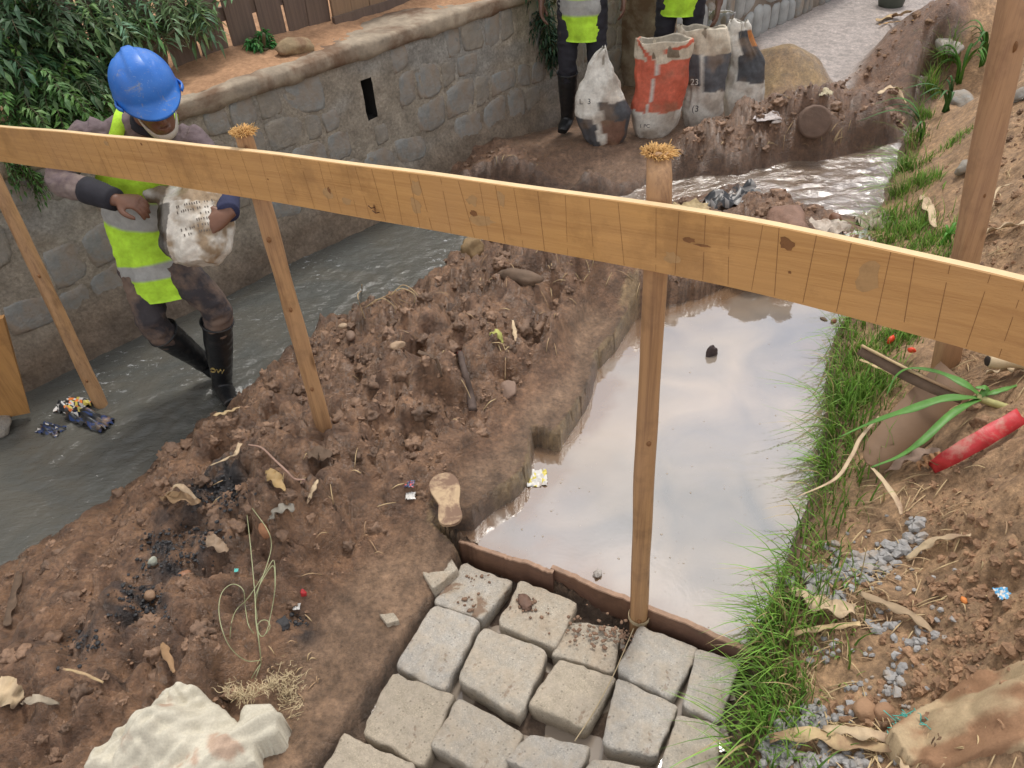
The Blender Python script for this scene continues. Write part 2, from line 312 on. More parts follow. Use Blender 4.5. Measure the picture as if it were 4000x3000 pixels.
STREAM = PP([(2150,850),(2400,850),(2560,825),(2650,790),(2850,790),(3020,810),(3180,830),(3300,850),(3400,860),(3440,800),(3490,700),(3540,560),(3600,400),(3680,320),(3590,325),(3560,345),(3555,420),(3540,500),(3520,540),(3400,575),(3250,605),(3130,625),(3000,655),(2850,680),(2700,680),(2560,690),(2400,730),(2250,755),(2150,770)], -.05)
FLAT = PP([(2960,180),(3060,250),(3200,290),(3260,350),(3320,340),(3420,210),(3560,120),(3660,60),(3760,20),(3900,-60),(4100,-250),(3300,-300),(2900,60)], 0)
LEDGE = PP([(1800,2045),(1930,1985),(2045,1880),(2075,1690),(2180,1670),(2200,1755),(2290,1610),(2320,1500),(2325,1390),(2400,1330),(2445,1290),(2450,1200),(2430,1130),(2340,1180),(2250,1330),(2100,1480),(1950,1700),(1850,1800),(1700,1980)], .12)
PCOL = lambda l, z=0: [P(x, y, z)[:2] for x, y in l]
SOOT = [(850,1930,.14,.9),(950,2020,.08,.8),(700,2180,.10,.9),(620,2130,.07,.8),(560,2370,.1,.8),(800,2080,.08,.6),(1160,2430,.05,.7),(330,2510,.06,.6),(170,2500,.06,.4),(480,2620,.06,.5),(640,2000,.05,.4)]
def water_z(x, y):                              # the stream drops into the channel
    return ZC + (-.045 - ZC) * sstep(-.1, 1.6, x)
def blobs(x, y, l):
    s = np.zeros(x.shape)
    for px, py, r, a in l:
        c = P(px, py, .12); s = np.maximum(s, a * np.exp(-((x - c[0]) ** 2 + (y - c[1]) ** 2) / (r * r)))
    return s
def smooth_height(x, y): return tps(x, y)[0]
def height(x, y, full=True):
    h, r = tps(x, y); r = np.clip(r, 0, 1.1)
    wx = x + .03 * vnoise(x * 7, y * 7) + .012 * vnoise(x * 21, y * 21 + 9); wy = y + .03 * vnoise(x * 7 + 40, y * 7) + .012 * vnoise(x * 21 + 3, y * 21 + 90)
    wpl = .005 + .013 * sstep(2.9, 3.2, y); sp = sdpoly(x + wpl * vnoise(x * 14, y * 14), y + wpl * vnoise(x * 14 + 9, y * 14), POOL); sc = sdpoly(wx, wy, CHAN); ss = sdpoly(wx, wy, STREAM); sv = sdpoly(x, y, PAVE); sf = sdpoly(wx, wy, FLAT)
    sl_ = sdpoly(x + .004 * vnoise(x * 16, y * 16), y + .004 * vnoise(x * 16 + 50, y * 16), LEDGE)
    rr = r * sstep(-.02, .07, np.minimum(np.minimum(sp, sc), ss)); led = sstep(.03, -.012, sl_)
    rr = rr * (1 - .85 * led)
    vx = x + .010 * vnoise(x * 32, y * 32) + .006 * vnoise(x * 80, y * 80); vy = y + .010 * vnoise(x * 32 + 9, y * 32 + 4) + .006 * vnoise(x * 80 + 2, y * 80)
    amp = sstep(.45, .9, r)
    n = .026 * fbm(wx * 4, wy * 4, 4) + .95 * clods(wx + .02 * vnoise(x * 15, y * 15), wy + .02 * vnoise(x * 14 + 5, y * 15), .17, 1, .65) + (.7 + .4 * amp) * clods(vx, vy, .085, 2, .7) + (.8 + .3 * amp) * clods(vx + .01, vy, .045, 3, .65) + .8 * clods(vx, vy, .024, 4, .6) - .11 * np.clip(vnoise(wx * 7, wy * 7 + 70) - .08, 0, 1) - .045 * np.clip(.12 - np.abs(vnoise(x * 9, y * 9)), 0, 1) / .12 * .6 + .007 * vnoise(x * 45, y * 45)
    base = .004 * fbm(x * 9, y * 9, 4) + .0015 * fbm(x * 60, y * 60, 2)
    h = h + rr * (n - .04) + base
    h = h * (1 - led) + led * (np.maximum(.122, smooth_height(x, y) * .7 + .035) + .006 * fbm(x * 10, y * 10, 4) + .0025 * fbm(x * 50, y * 50, 3) + .25 * clods(x, y, .05, 9, .18))
    # basins
    h = np.where(sp < .05, h + (np.minimum(h, ZP - .10) - h) * sstep(.005, -.009, sp), h)
    wz = water_z(x, y); s2 = np.minimum(sc, ss); h = h + (np.minimum(h, wz - .16) - h) * sstep(.02, -.10, s2)
    h = np.where((s2 > .03) & (sv > 0.02) & (sp > .03), np.maximum(h, wz + .012), h)
    fz = -.02 + .0035 * fbm(x * 2.2, y * 2.2, 3) + .0009 * fbm(x * 30, y * 30, 2); h = h + (fz - h) * sstep(.08, -.12, sf)
    pv = sstep(.004, -.016, sv); h = h + (-.082 + .018 * fbm(x * 7, y * 7, 3) - h) * pv
    return h, dict(sp=sp, sc=sc, ss=ss, sv=sv, sf=sf, sl=sl_, r=r, led=led, pv=pv)

xs = np.unique(np.concatenate([np.arange(-6.5, -2.6, .08), np.arange(-2.6, 2.3, .0115), np.arange(2.3, 4.2, .02), np.arange(4.2, 8.5, .08)]))
ys = [-1.6]
while ys[-1] < 13: yv = ys[-1]; ys.append(yv + (.06 if yv < .75 else .0105 if yv < 2.2 else .0105 + (yv - 2.2) * .0085))
ys = np.array(ys); GX, GY = np.meshgrid(xs, ys)
GH, GM = height(GX, GY)
behind = (GX - WA[0]) * WN[0] + (GY - WA[1]) * WN[1]
GH = np.where(behind > .12, -.35, GH)
from_grid = (xs, ys, GH)
_gs = GH.tolist(); _xl = xs.tolist(); _yl = ys.tolist()
from bisect import bisect_right
def ground(x, y):                               # height of the finished ground under a point
    i = min(max(bisect_right(_xl, x) - 1, 0), len(_xl) - 2); j = min(max(bisect_right(_yl, y) - 1, 0), len(_yl) - 2)
    u = min(max((x - _xl[i]) / (_xl[i + 1] - _xl[i]), 0), 1); v = min(max((y - _yl[j]) / (_yl[j + 1] - _yl[j]), 0), 1); a = _gs[j]; b = _gs[j + 1]
    return (a[i] * (1 - u) + a[i + 1] * u) * (1 - v) + (b[i] * (1 - u) + b[i + 1] * u) * v
def G(px, py, lift=0.0):                        # photo pixel -> point on the ground, by marching the sight line
    r = ray(px, py); t0 = (.9 - CAM[2]) / r[2]; t1 = (-.3 - CAM[2]) / r[2]; T_ = np.linspace(t0, t1, 260); X_ = r[0] * T_; Y_ = r[1] * T_; Z_ = CAM[2] + r[2] * T_
    I = np.clip(np.searchsorted(xs, X_) - 1, 0, len(xs) - 2); J = np.clip(np.searchsorted(ys, Y_) - 1, 0, len(ys) - 2); k = np.argmax(Z_ <= GH[J, I]) if (Z_ <= GH[J, I]).any() else 259
    return np.array([X_[k], Y_[k], ground(X_[k], Y_[k]) + lift])
# colours
x, y = GX, GY; M_ = GM
def C3(*c): return np.array(c)[None, None]
n1 = fbm(x * 3, y * 3, 4)[..., None]; n2 = fbm(x * 11 + 7, y * 11, 4)[..., None]; n3 = vnoise(x * 40, y * 40)[..., None]
mud = C3(.275, .155, .088) * (1 + .22 * n1 + .18 * n2) + C3(.045, .028, .017) * np.clip(n3, 0, 1)
lowc = np.clip(-2.2 * vnoise(x * 8, y * 8)[..., None] * vnoise(x * 5 + 4, y * 5)[..., None], 0, .35)
mud = mud * (1 - lowc)
mud = mud + (C3(.125, .066, .038) - mud) * np.clip(.15 + n2 * .9, 0, .8)
dry = C3(.41, .255, .140) * (1 + .15 * n1 + .15 * n2)
bank = sstep(0, .12, x - np.interp(y, [.9,1.3,1.64,2.0,2.5,3.05,3.65,4.35,5.1,5.9,9], [.5,.62,.85,1.1,1.32,1.55,1.85,2.3,2.8,3.4,5.0]))[..., None]
c = mud + (dry - mud) * bank
apron = sstep(.5, .1, M_['r'])[..., None] * (1 - bank); c = c + (C3(.280, .180, .112) * (1 + .18 * n2 + .08 * n1) - c) * apron * .85
far = sstep(3.6, 4.6, y)[..., None] * (1 - bank); c = c + (C3(.19, .105, .066) * (1 + .25 * n2) - c) * far * .5
soot = blobs(x, y, SOOT)[..., None] * sstep(-.35, .35, n2 + n3 * .5 + .1); c = c + (C3(.022, .024, .028) - c) * np.clip(soot * 1.5, 0, .92)
sand = blobs(x, y, [(3080,230,.32,1.3),(3010,300,.2,1),(3160,290,.25,1)])[..., None]; c = c + (C3(.33, .215, .095) * (1 + .15 * n2) - c) * np.clip(sand, 0, 1)
flat = sstep(.06, -.1, M_['sf'])[..., None]; c = c + (C3(.52, .45, .41) * (1 + .06 * n1) - c) * flat
sackpl = blobs(x, y, [(2350,590,.3,1),(2550,560,.3,1),(2750,520,.3,1),(2900,480,.25,.8)])[..., None]; c = c + (C3(.26, .17, .115) - c) * sackpl * .7
pv = M_['pv'][..., None]; c = c + (C3(.15, .105, .075) * (1 + .3 * n2) - c) * pv
# the stone ledge's bare broken side
gz = np.abs(np.gradient(GH, axis=1) / np.gradient(x, axis=1)) + np.abs(np.gradient(GH, axis=0) / np.gradient(y, axis=0))
side = (np.maximum(sstep(.5, 1.4, gz), sstep(.035, .0, M_['sp']) * (GH < .115)) * (M_['sl'] < .07) * (M_['sp'] < .06) * (GH > ZP - .03) * sstep(-.35, .1, vnoise(x * 4, y * 4)) * (y > 1.75))[..., None]; c = c + (C3(.42, .29, .15) * (1 + .3 * n2) - c) * side * .85
wet = np.clip(1.0 - bank[..., 0] * .8 - .4 * sstep(0, .5, n2[..., 0]), .05, 1); wet = np.maximum(wet, sstep(.12, .0, np.minimum(np.minimum(M_['sp'], M_['sc']), M_['ss']))); wet = np.where(flat[..., 0] > .5, 1.25, wet)
near_w = sstep(.10, .0, np.minimum(np.minimum(M_['sp'], M_['sc']), M_['ss']))[..., None] * (1 - bank); c = c * (1 - .3 * near_w)
COLS = np.concatenate([np.clip(c, .005, .8), wet[..., None]], -1).reshape(-1, 4)
ny, nx = GX.shape; idx = np.arange(nx * ny).reshape(ny, nx)
FQ = np.stack([idx[:-1, :-1], idx[:-1, 1:], idx[1:, 1:], idx[1:, :-1]], -1).reshape(-1, 4)
cx = (behind[:-1, :-1] < .35).ravel(); FQ = FQ[cx]
M_mud = vcol_mat('wet mud and earth', (.30, .85), 55, .55, .016, 95, .55, 18, .42, .42)
_t = M_mud.node_tree
terr = tag(mesh('ground', np.c_[GX.ravel(), GY.ravel(), GH.ravel()], FQ, M_mud, origin=(0, 0, 0), cols=COLS), kind='structure')
# far ground sheet all round, below the detailed piece
M_far = simple('plain earth', (.27, .16, .10), .9, .3, 1.2, .01)
S = 160; mb = MB()
for (a0, b0, a1, b1, z) in ((8.4, -S, S, S, .65), (-S, 12.8, 8.4, S, .02), (-S, -S, 8.4, -1.55, .12)):
    mb.add([(a0, b0, z), (a1, b0, z), (a1, b1, z), (a0, b1, z)], [(0, 1, 2, 3)])
mb.add([(-S, -1.55, -.35), (-6.45, -1.55, -.35), (-6.45, 12.8, -.35), (-S, 12.8, -.35)], [(0, 1, 2, 3)])
tag(mb.build('outer_ground', M_far, origin=(0, 0, 0), smooth=False), kind='structure')

# ------------------------------------------------------------------ water
def water_mat(name, c1, c2, rough, ior, sc, bd, fine, stretch, rot, foam=None):
    m, t, b = nodes(name); v = coords(t, stretch, rot=(0, 0, rot)); n = noise(t, coords(t), 2.2, 6, .6, 1.2)
    c = ramp(t, n, [(.38, c1), (.62, c2)])
    if foam: f = noise(t, v, foam[0], 8, .78, .5); fm = ramp(t, f, [(foam[1], g(0)), (foam[1] + .05, g(foam[2]))]); fm = mixc(t, 1.0, fm, ramp(t, noise(t, coords(t), 1.6, 3, .5), [(.46, g(0)), (.60, g(1))]), 'MULTIPLY'); c = mixc(t, fm, c, (.75, .78, .8))  # foam: the water's white glints, painted into the colour as pale flecks
    t.links.new(c, b.inputs['Base Color']); b.inputs['Roughness'].default_value = rough; b.inputs['IOR'].default_value = ior
    if bd:
        k = bump(t, b, noise(t, v, sc, 5, .6, .3), bd); bump(t, b, noise(t, v, fine, 4, .6), bd * .3, 1, k)
    return m
M_chan = water_mat('murky channel water', (.084, .087, .080), (.098, .094, .080), .07, 1.5, 9, .012, 42, (1, 2.2, 1), math.radians(-43), (16, .585, .75))
M_strm = water_mat('muddy stream water', (.15, .11, .08), (.20, .145, .105), .06, 2.9, 9, .013, 34, (1, 1.8, 1), math.radians(8), (20, .74, .6))
M_pool = water_mat('milky pool water', (.42, .335, .27), (.31, .30, .30), .03, 2.3, 3, .0006, 14, (1, 1, 1), 0)
def sheet(name, poly, zf, mat, step, grow=.12, ripple=None, clip=None, colf=None):
    poly = np.asarray(poly, float); a = poly.min(0) - grow; b = poly.max(0) + grow; X, Y = np.meshgrid(np.arange(a[0], b[0], step), np.arange(a[1], b[1], step))
    s = sdpoly(X, Y, poly); Z = zf(X, Y) + (ripple(X, Y) if ripple else 0); i = np.arange(X.size).reshape(X.shape)
    F = np.stack([i[:-1, :-1], i[:-1, 1:], i[1:, 1:], i[1:, :-1]], -1).reshape(-1, 4); keep = (s[:-1, :-1] < grow).ravel(); F = F[keep]
    u = np.unique(F); mpv = -np.ones(X.size, int); mpv[u] = np.arange(len(u)); V = np.c_[X.ravel(), Y.ravel(), Z.ravel()][u]
    if clip is not None:                        # vertices past this line are drawn back onto it
        a, b = np.asarray(clip[0]), np.asarray(clip[1]); d = unit(b - a); nn = np.array([-d[1], d[0]]); q = (V[:, :2] - a) @ nn; V[:, :2] -= np.outer(np.minimum(q, 0), nn)
    return tag(mesh(name, V, mpv[F], mat, origin=(0, 0, 0), cols=None if colf is None else colf(V[:, 0], V[:, 1])), kind='structure')
def rip_c(x, y):
    a = x * .733 + y * .68; b = -x * .68 + y * .733; e = sstep(.5, .0, np.hypot(x + 1.35, y - 3.05)) + sstep(.5, 0, np.hypot(x + 1.95, y - 2.85)) * .7 + .5 * sstep(.6, 0, np.hypot(x + .8, y - 3.9))
    return (.0032 + .009 * e) * fbm(a * 7, b * 15, 4, .65)
sheet('channel_water', CHAN, water_z, M_chan, .016, .14, rip_c)
def rip_s(x, y): return .0085 * fbm(x * 4.5 + y * 2, y * 11 - x * 3, 4, .6) * sstep(1.0, 2.0, x + .0 * y) + .0035 * fbm(x * 7, y * 14, 3)
STW = [q for q in STREAM if q[0] > .35] + [(.42, 4.5)]
STW = [tuple(q) for q in PP([(2330,870),(2560,850),(2660,815),(2850,815),(3020,835),(3180,850),(3300,870),(3420,890),(3460,800),(3510,700),(3560,560),(3630,400),(3750,300),(3580,300),(3530,345),(3520,420),(3510,480),(3400,550),(3250,590),(3130,610),(3000,640),(2850,665),(2700,665),(2560,675),(2400,715)], -.05)]
sheet('stream_water', STW, lambda x, y: water_z(x, y) + .002, M_strm, .016, .03, rip_s)
def pool_col(x, y):                             # clay shallows by ledge and dam; the ledge's brown reflection is painted in too
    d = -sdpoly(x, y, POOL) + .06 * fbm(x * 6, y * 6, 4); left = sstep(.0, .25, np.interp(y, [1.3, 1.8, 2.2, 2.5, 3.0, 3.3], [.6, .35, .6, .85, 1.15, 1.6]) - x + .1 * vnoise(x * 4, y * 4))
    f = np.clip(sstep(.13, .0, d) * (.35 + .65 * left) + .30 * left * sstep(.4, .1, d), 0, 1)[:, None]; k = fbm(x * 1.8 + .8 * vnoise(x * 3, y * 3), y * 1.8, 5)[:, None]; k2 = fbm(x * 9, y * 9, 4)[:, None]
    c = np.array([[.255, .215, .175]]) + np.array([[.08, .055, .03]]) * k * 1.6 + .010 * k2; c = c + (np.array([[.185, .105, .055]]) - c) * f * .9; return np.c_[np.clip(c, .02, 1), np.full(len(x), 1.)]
M_poolw, _t, _b = nodes('milky pool water'); _a = N(_t, 'VertexColor', layer_name='Col'); _t.links.new(_a.outputs[0], _b.inputs['Base Color']); _b.inputs['Roughness'].default_value = .03; _b.inputs['IOR'].default_value = 3.3
bump(_t, _b, noise(_t, coords(_t), 5, 5, .6, .5), .0016)
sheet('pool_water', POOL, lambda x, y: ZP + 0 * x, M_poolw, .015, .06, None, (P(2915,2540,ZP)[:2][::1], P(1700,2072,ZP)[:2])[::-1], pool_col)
pos = []; sz = []
for k in range(420):
    q = P(1900 + 1300 * rng.rand(), 1180 + 1350 * rng.rand(), ZP)
    if sdpoly(np.array([q[0]]), np.array([q[1]]), POOL)[0] < -.02 and fbm(q[0] * 3, q[1] * 3, 3) > -.15: pos.append(q + [0, 0, .0003]); sz.append(.0012 + .0035 * rng.rand() ** 4)
scatter_lumps('pool_scum', pos, sz, simple('pool scum', (.40, .33, .26), .6, .5, 60, 0), 'stuff', 0, .25)

# ================================================================== STONE WALLS, TERRACE, FENCE
M_stone = simple('blue grey field stone', (.31, .31, .29), .88, .35, 9, .012, (.30, .245, .19), 4, .47, bs=30)
M_stone2 = simple('brown grey field stone', (.33, .29, .235), .9, .35, 11, .012, (.24, .225, .20), 5, .5, bs=34)
M_mortar = simple('smeared cement mortar', (.235, .195, .155), .92, .30, 7, .006, (.15, .12, .095), 3, .56, bs=26)
M_cope = simple('rough cement coping', (.33, .27, .20), .92, .45, 9, .006, (.17, .105, .065), 2.6, .5, bs=22)
M_hole = simple('dark drain hole', (.03, .028, .026), .9, .3, 10, .003)
M_lstone = simple('pale grey dressed stone', (.36, .37, .36), .85, .25, 9, .004, (.24, .22, .19), 4, .58)
def wall_xyz(s, off, z): return np.stack([WA[0] + WU[0] * s + WN[0] * off, WA[1] + WU[1] * s + WN[1] * off, z + 0 * s], -1)
ZT = .87                                        # terrace / wall top
h0 = WP(1430, 305); h1 = WP(1505, 465); HS0, HS1, HZ0, HZ1 = h0[0] - .045, h1[0] - .04, .42, .655
def wall_off(s, z): return -.012 * fbm(s * 1.7, z * 1.7, 3) - .006 * fbm(s * 9, z * 9, 3)
wall = thing('stone_retaining_wall', 'long grey rubble stone retaining wall smeared with mortar beside the murky channel', 'wall', wpos(1.8, 0, -.3))
S_, Z_ = np.meshgrid(np.arange(-3.0, 4.62, .02), np.arange(-.42, .80, .02))
O_ = wall_off(S_, Z_) - .004 * np.clip(vnoise(S_ * 25, Z_ * 25), -1, 1)
# footing swells out at the water
O_ = O_ - .07 * sstep(.12, -.25, Z_ + .08 * vnoise(S_ * 2.3, Z_ * 3)) - .02 * clods(S_, Z_, .16, 5) * 3 * sstep(.15, -.1, Z_)
i = np.arange(S_.size).reshape(S_.shape); F = np.stack([i[:-1, :-1], i[:-1, 1:], i[1:, 1:], i[1:, :-1]], -1).reshape(-1, 4)
sc_, zc_ = S_[:-1, :-1].ravel() + .01, Z_[:-1, :-1].ravel() + .01
F = F[~((sc_ > HS0) & (sc_ < HS1) & (zc_ > HZ0) & (zc_ < HZ1))]
V = wall_xyz(S_.ravel(), O_.ravel(), Z_.ravel())
low = sstep(.22, -.12, Z_ + .10 * fbm(S_ * 1.5, Z_ * 3, 3))[..., None]
wc = C3(.33, .285, .225) * (1 + .16 * fbm(S_ * 2.5, Z_ * 2.5, 4)[..., None]); blue = sstep(.0, .5, fbm(S_ * 1.2 + 5, Z_ * 2, 3))[..., None]
wc = wc + (C3(.30, .295, .275) - wc) * blue * .7; wc = wc + (C3(.175, .125, .085) * (1 + .2 * vnoise(S_ * 8, Z_ * 8)[..., None]) - wc) * low * .85
wcol = np.concatenate([np.clip(wc, .02, 1), low * .8], -1).reshape(-1, 4)
M_wall = vcol_mat('wall face mortar', (.55, .93), 55, .42, .012, 45, .3, 9, .32)
mesh('mortar', V, F[:, ::-1], M_wall, wall, cols=wcol)
mb = MB(); A_ = [wall_xyz(np.array(a), np.array(o), np.array(z)) for a, o, z in [(HS0 - .02, .03, HZ0 - .02), (HS1 + .02, .03, HZ0 - .02), (HS1 + .02, .03, HZ1 + .02), (HS0 - .02, .03, HZ1 + .02), (HS0, .25, HZ0), (HS1, .25, HZ0), (HS1, .25, HZ1), (HS0, .25, HZ1)]]
mb.add(A_, [(0, 4, 5, 1), (1, 5, 6, 2), (2, 6, 7, 3), (3, 7, 4, 0), (4, 7, 6, 5)]); mb.build('weep_hole', M_hole, wall, smooth=False)
def stone_mesh(poly, fr, proud, seed, inset=.006, wall_fn=None):
    """one field stone: outline in wall coordinates, rounded and uneven"""
    r_ = np.random.RandomState(seed); poly = np.asarray(poly, float); cen = poly.mean(0); n = 14; pts = []
    L = np.linalg.norm(np.roll(poly, -1, 0) - poly, axis=1); cum = np.r_[0, np.cumsum(L)]
    for t in np.linspace(0, cum[-1], n, endpoint=False):
        k = min(np.searchsorted(cum, t, 'right') - 1, len(poly) - 1); u = (t - cum[k]) / L[k]; pts.append(poly[k] * (1 - u) + poly[(k + 1) % len(poly)] * u)
    pts = np.array(pts); pts = .75 * pts + .125 * (np.roll(pts, 1, 0) + np.roll(pts, -1, 0)); v = cen - pts; dl = np.linalg.norm(v, axis=1)[:, None]
    pts = pts + v / dl * (inset + .006 * r_.rand(n, 1)); tilt = r_.randn(2) * .015
    V = []; rings = [(1.0, -.008), (.985, proud * .2), (.84, proud), (.45, proud * 1.2)]
    for k, (sc, p) in enumerate(rings):
        q = cen + (pts - cen) * sc; o = p + (((q - cen) @ tilt) + .0018 * r_.randn(n)) * (k > 0); V.append(fr(q[:, 0], q[:, 1], o))
    V.append(fr(cen[None, 0], cen[None, 1], np.array([proud * 1.15 + .003 * r_.randn()]))); V = np.concatenate(V); F = []
    for k in range(3):
        for j in range(n): a = k * n + j; b = k * n + (j + 1) % n; F.append((a, b, b + n, a + n))
    F += [(3 * n + j, 3 * n + (j + 1) % n, 4 * n) for j in range(n)]
    return V, F
def rubble(parent, s0, s1, z0, z1, dw, dh, fr, mats, seed, skip=None, keep=.9, proud=.012):
    r_ = np.random.RandomState(seed); rows = int((z1 - z0) / dh); edges = z0 + np.linspace(0, 1, rows + 1) * (z1 - z0); cuts = []
    for r in range(rows):
        s = s0 + r_.rand() * dw; c_ = [s0]
        while s < s1: c_.append(s); s += dw * (.55 + .9 * r_.rand())
        cuts.append(c_ + [s1])
    def ez(r, s): return edges[r] + (.16 * dh * math.sin(s * 5.1 + r * 2) + .10 * dh * math.sin(s * 13 + r * 5)) * (0 < r < rows)
    k = 0
    for r in range(rows):
        for a, b in zip(cuts[r][:-1], cuts[r][1:]):
            if b - a < .05: continue
            j1, j2 = (r_.rand(2) - .5) * .3 * dw * .5; k += 1
            poly = [(a + j1 * .5, ez(r, a)), ((a + b) / 2, ez(r, (a + b) / 2) - .004), (b - j2 * .5, ez(r, b)), (b + j2 * .5, ez(r + 1, b)), ((a + b) / 2, ez(r + 1, (a + b) / 2)), (a - j1 * .5, ez(r + 1, a))]
            if skip and skip(a, b, ez(r, a), ez(r + 1, a)): continue
            if r_.rand() > keep: continue
            V, F = stone_mesh(poly, fr, proud * (.6 + .9 * r_.rand()), seed + k); mesh('stone', V, F, mats[r_.randint(len(mats))], parent, smooth=True)
fr1 = lambda s, z, o: wall_xyz(np.asarray(s), wall_off(np.asarray(s), np.asarray(z)) - np.asarray(o), np.asarray(z))
rubble(wall, -1.2, 4.6, -.16, .80, .20, .17, fr1, [M_stone, M_stone, M_stone2], 21, lambda a, b, za, zb: b > HS0 - .01 and a < HS1 + .01 and zb > HZ0 and za < HZ1, .9, .0045)
# coping: a rounded uneven cement strip along the top
s_ = np.arange(-3.0, 4.7, .03); prof = [(.42, -.06), (.42, .0), (.2, .008), (.02, .006), (-.018, .002), (-.030, -.016), (-.032, -.060), (-.022, -.085), (.05, -.09)]
V = []
for a, (o, z) in enumerate(prof): V.append(wall_xyz(s_, o + (.010 * fbm(s_ * 4 + a * .3, s_ * 0 + a * .6, 5) + .004 * vnoise(s_ * 30, s_ * 0 + a)) * (a > 2), ZT + z + .008 * fbm(s_ * 2.1 + 9, s_ * 0 + a * .3, 4) - (.02 * np.clip(vnoise(s_ * 6, s_ * 0 + 3), 0, 1) if a == 7 else 0)))
V = np.stack(V, 1).reshape(-1, 3); k = len(prof); F = [(i * k + j, (i + 1) * k + j, (i + 1) * k + j + 1, i * k + j + 1) for i in range(len(s_) - 1) for j in range(k - 1)]
mesh('coping', V, F, M_cope, wall)
# second wall, a step nearer, of pale upright stones
wall2 = thing('dressed_stone_wall', 'pale grey wall of upright dressed stones where the wet path begins', 'wall', wpos(5.5, -.3, -.1))
fr2 = lambda s, z, o: wall_xyz(np.asarray(s), -.30 - np.asarray(o) + 0 * np.asarray(s), np.asarray(z))
mb = MB(); B_ = [wall_xyz(np.array(a), np.array(o), np.array(z)) for z in (-.3, 1.0) for a, o in ((4.62, -.3), (11., -.3), (11., .1), (4.62, .1))]
mb.add(B_, [(0, 1, 5, 4), (1, 2, 6, 5), (2, 3, 7, 6), (3, 0, 4, 7), (4, 5, 6, 7)]); mb.build('mortar', M_mortar, wall2, smooth=False)
rubble(wall2, 4.66, 10.6, -.05, .95, .13, .22, fr2, [M_lstone, M_lstone, M_stone], 300, None, .97, .022)
# pilaster between the two walls
mb = MB(); B_ = [wall_xyz(np.array(a), np.array(o), np.array(z)) for z in (-.3, .93) for a, o in ((4.5, -.36), (4.72, -.36), (4.72, .1), (4.5, .1))]
mb.add(B_, [(0, 1, 5, 4), (1, 2, 6, 5), (2, 3, 7, 6), (3, 0, 4, 7), (4, 5, 6, 7)]); tag(mb.build('wall_pilaster', M_cope, None, smooth=False), 'narrow cement pilaster where the rubble wall meets the pale stone wall', 'pilaster')
# terrace: trodden orange earth behind the wall
ts, to = np.meshgrid(np.r_[np.arange(-3., 4.7, .025), np.arange(4.7, 14, .3)], np.r_[np.arange(.02, 1.2, .025), np.arange(1.2, 9, .3)])
tz = ZT + .008 + .010 * fbm(ts * 3, to * 3, 4) + .004 * fbm(ts * 20, to * 20, 2) - .02 * sstep(.10, .0, to) + .05 * sstep(.25, .6, to) + .02 * fbm(ts * 1.1, to, 2)
tcv = C3(.40, .235, .135) * (1 + .2 * fbm(ts * 4, to * 4, 4)[..., None]); dk = sstep(.3, -.8, ts + to * .6 + .5 * vnoise(ts * 2, to * 2))[..., None]; tcv = tcv + (C3(.10, .075, .045) - tcv) * dk * .8  # left end's earth colour darkened for the shade behind the shrubs
i = np.arange(ts.size).reshape(ts.shape); F = np.stack([i[:-1, :-1], i[:-1, 1:], i[1:, 1:], i[1:, :-1]], -1).reshape(-1, 4)
M_dry = vcol_mat('dry orange earth', (.8, .95), 50, .3, .005, 70, .2)
tag(mesh('terrace', wall_xyz(ts.ravel(), to.ravel(), tz.ravel()), F, M_dry, origin=(0, 0, 0), cols=np.concatenate([np.clip(tcv, .02, 1), 0 * ts[..., None]], -1).reshape(-1, 4)), kind='structure')
# picket fence
M_pick = wood('weathered brown picket', (.15, .105, .075), (.085, .06, .043), False, 1, .85, 'z')
fence = thing('picket_fence', 'weathered brown picket fence on the earth above the stone wall', 'fence', wpos(1.2, .42, ZT))
def box(c0, size, ax, az=(0, 0, 1)):
    ax = unit(ax); az = unit(az); ay = np.cross(az, ax); hx, hy, hz = np.array(size) / 2; V = [np.asarray(c0) + ax * sx * hx + ay * sy * hy + az * sz * hz for sz in (-1, 1) for sy in (-1, 1) for sx in (-1, 1)]
    return np.array(V), [(0, 2, 3, 1), (4, 5, 7, 6), (0, 1, 5, 4), (2, 6, 7, 3), (0, 4, 6, 2), (1, 3, 7, 5)]
WU3 = np.array([WU[0], WU[1], 0]); r_ = np.random.RandomState(4); s = -2.6; sm = []
while s < 2.15:
    w = .145 + .02 * r_.rand(); hh = .95 + .08 * r_.rand(); lean = .03 * r_.randn(); o = .42 + .02 * r_.rand()
    V, F = box(wpos(s, o, ZT - .03 + hh / 2), (w, .018, hh), WU3 + np.array([0, 0, lean]), unit(np.array([0, 0, 1]) - lean * WU3)); V[:, 2] += .01 * r_.rand(len(V))
    mesh('picket', V, F, M_pick, fence, smooth=False); s += w + .016 + .022 * r_.rand()
for z in (.22, .80):
    V, F = box(wpos(-.2, .455, ZT + z), (4.9, .025, .07), WU3); mesh('fence_rail', V, F, M_pick, fence, smooth=False)
M_pan = wood('pale brown boarding', (.27, .175, .10), (.17, .11, .065), False, 1, .85, 'z')
gate = thing('board_gate', 'closed light brown board panel continuing past the picket fence', 'gate', wpos(2.7, .40, ZT))
s = 2.17
for k in range(8):
    V, F = box(wpos(s + .07, .40 + .004 * (k % 2), ZT + .50), (.136, .02, .96), WU3); mesh('board', V, F, M_pan, gate, smooth=False); s += .14
V, F = box(wpos(2.73, .385, ZT + .035), (1.14, .03, .05), WU3); mesh('sill', V, F, M_pick, gate, smooth=False)

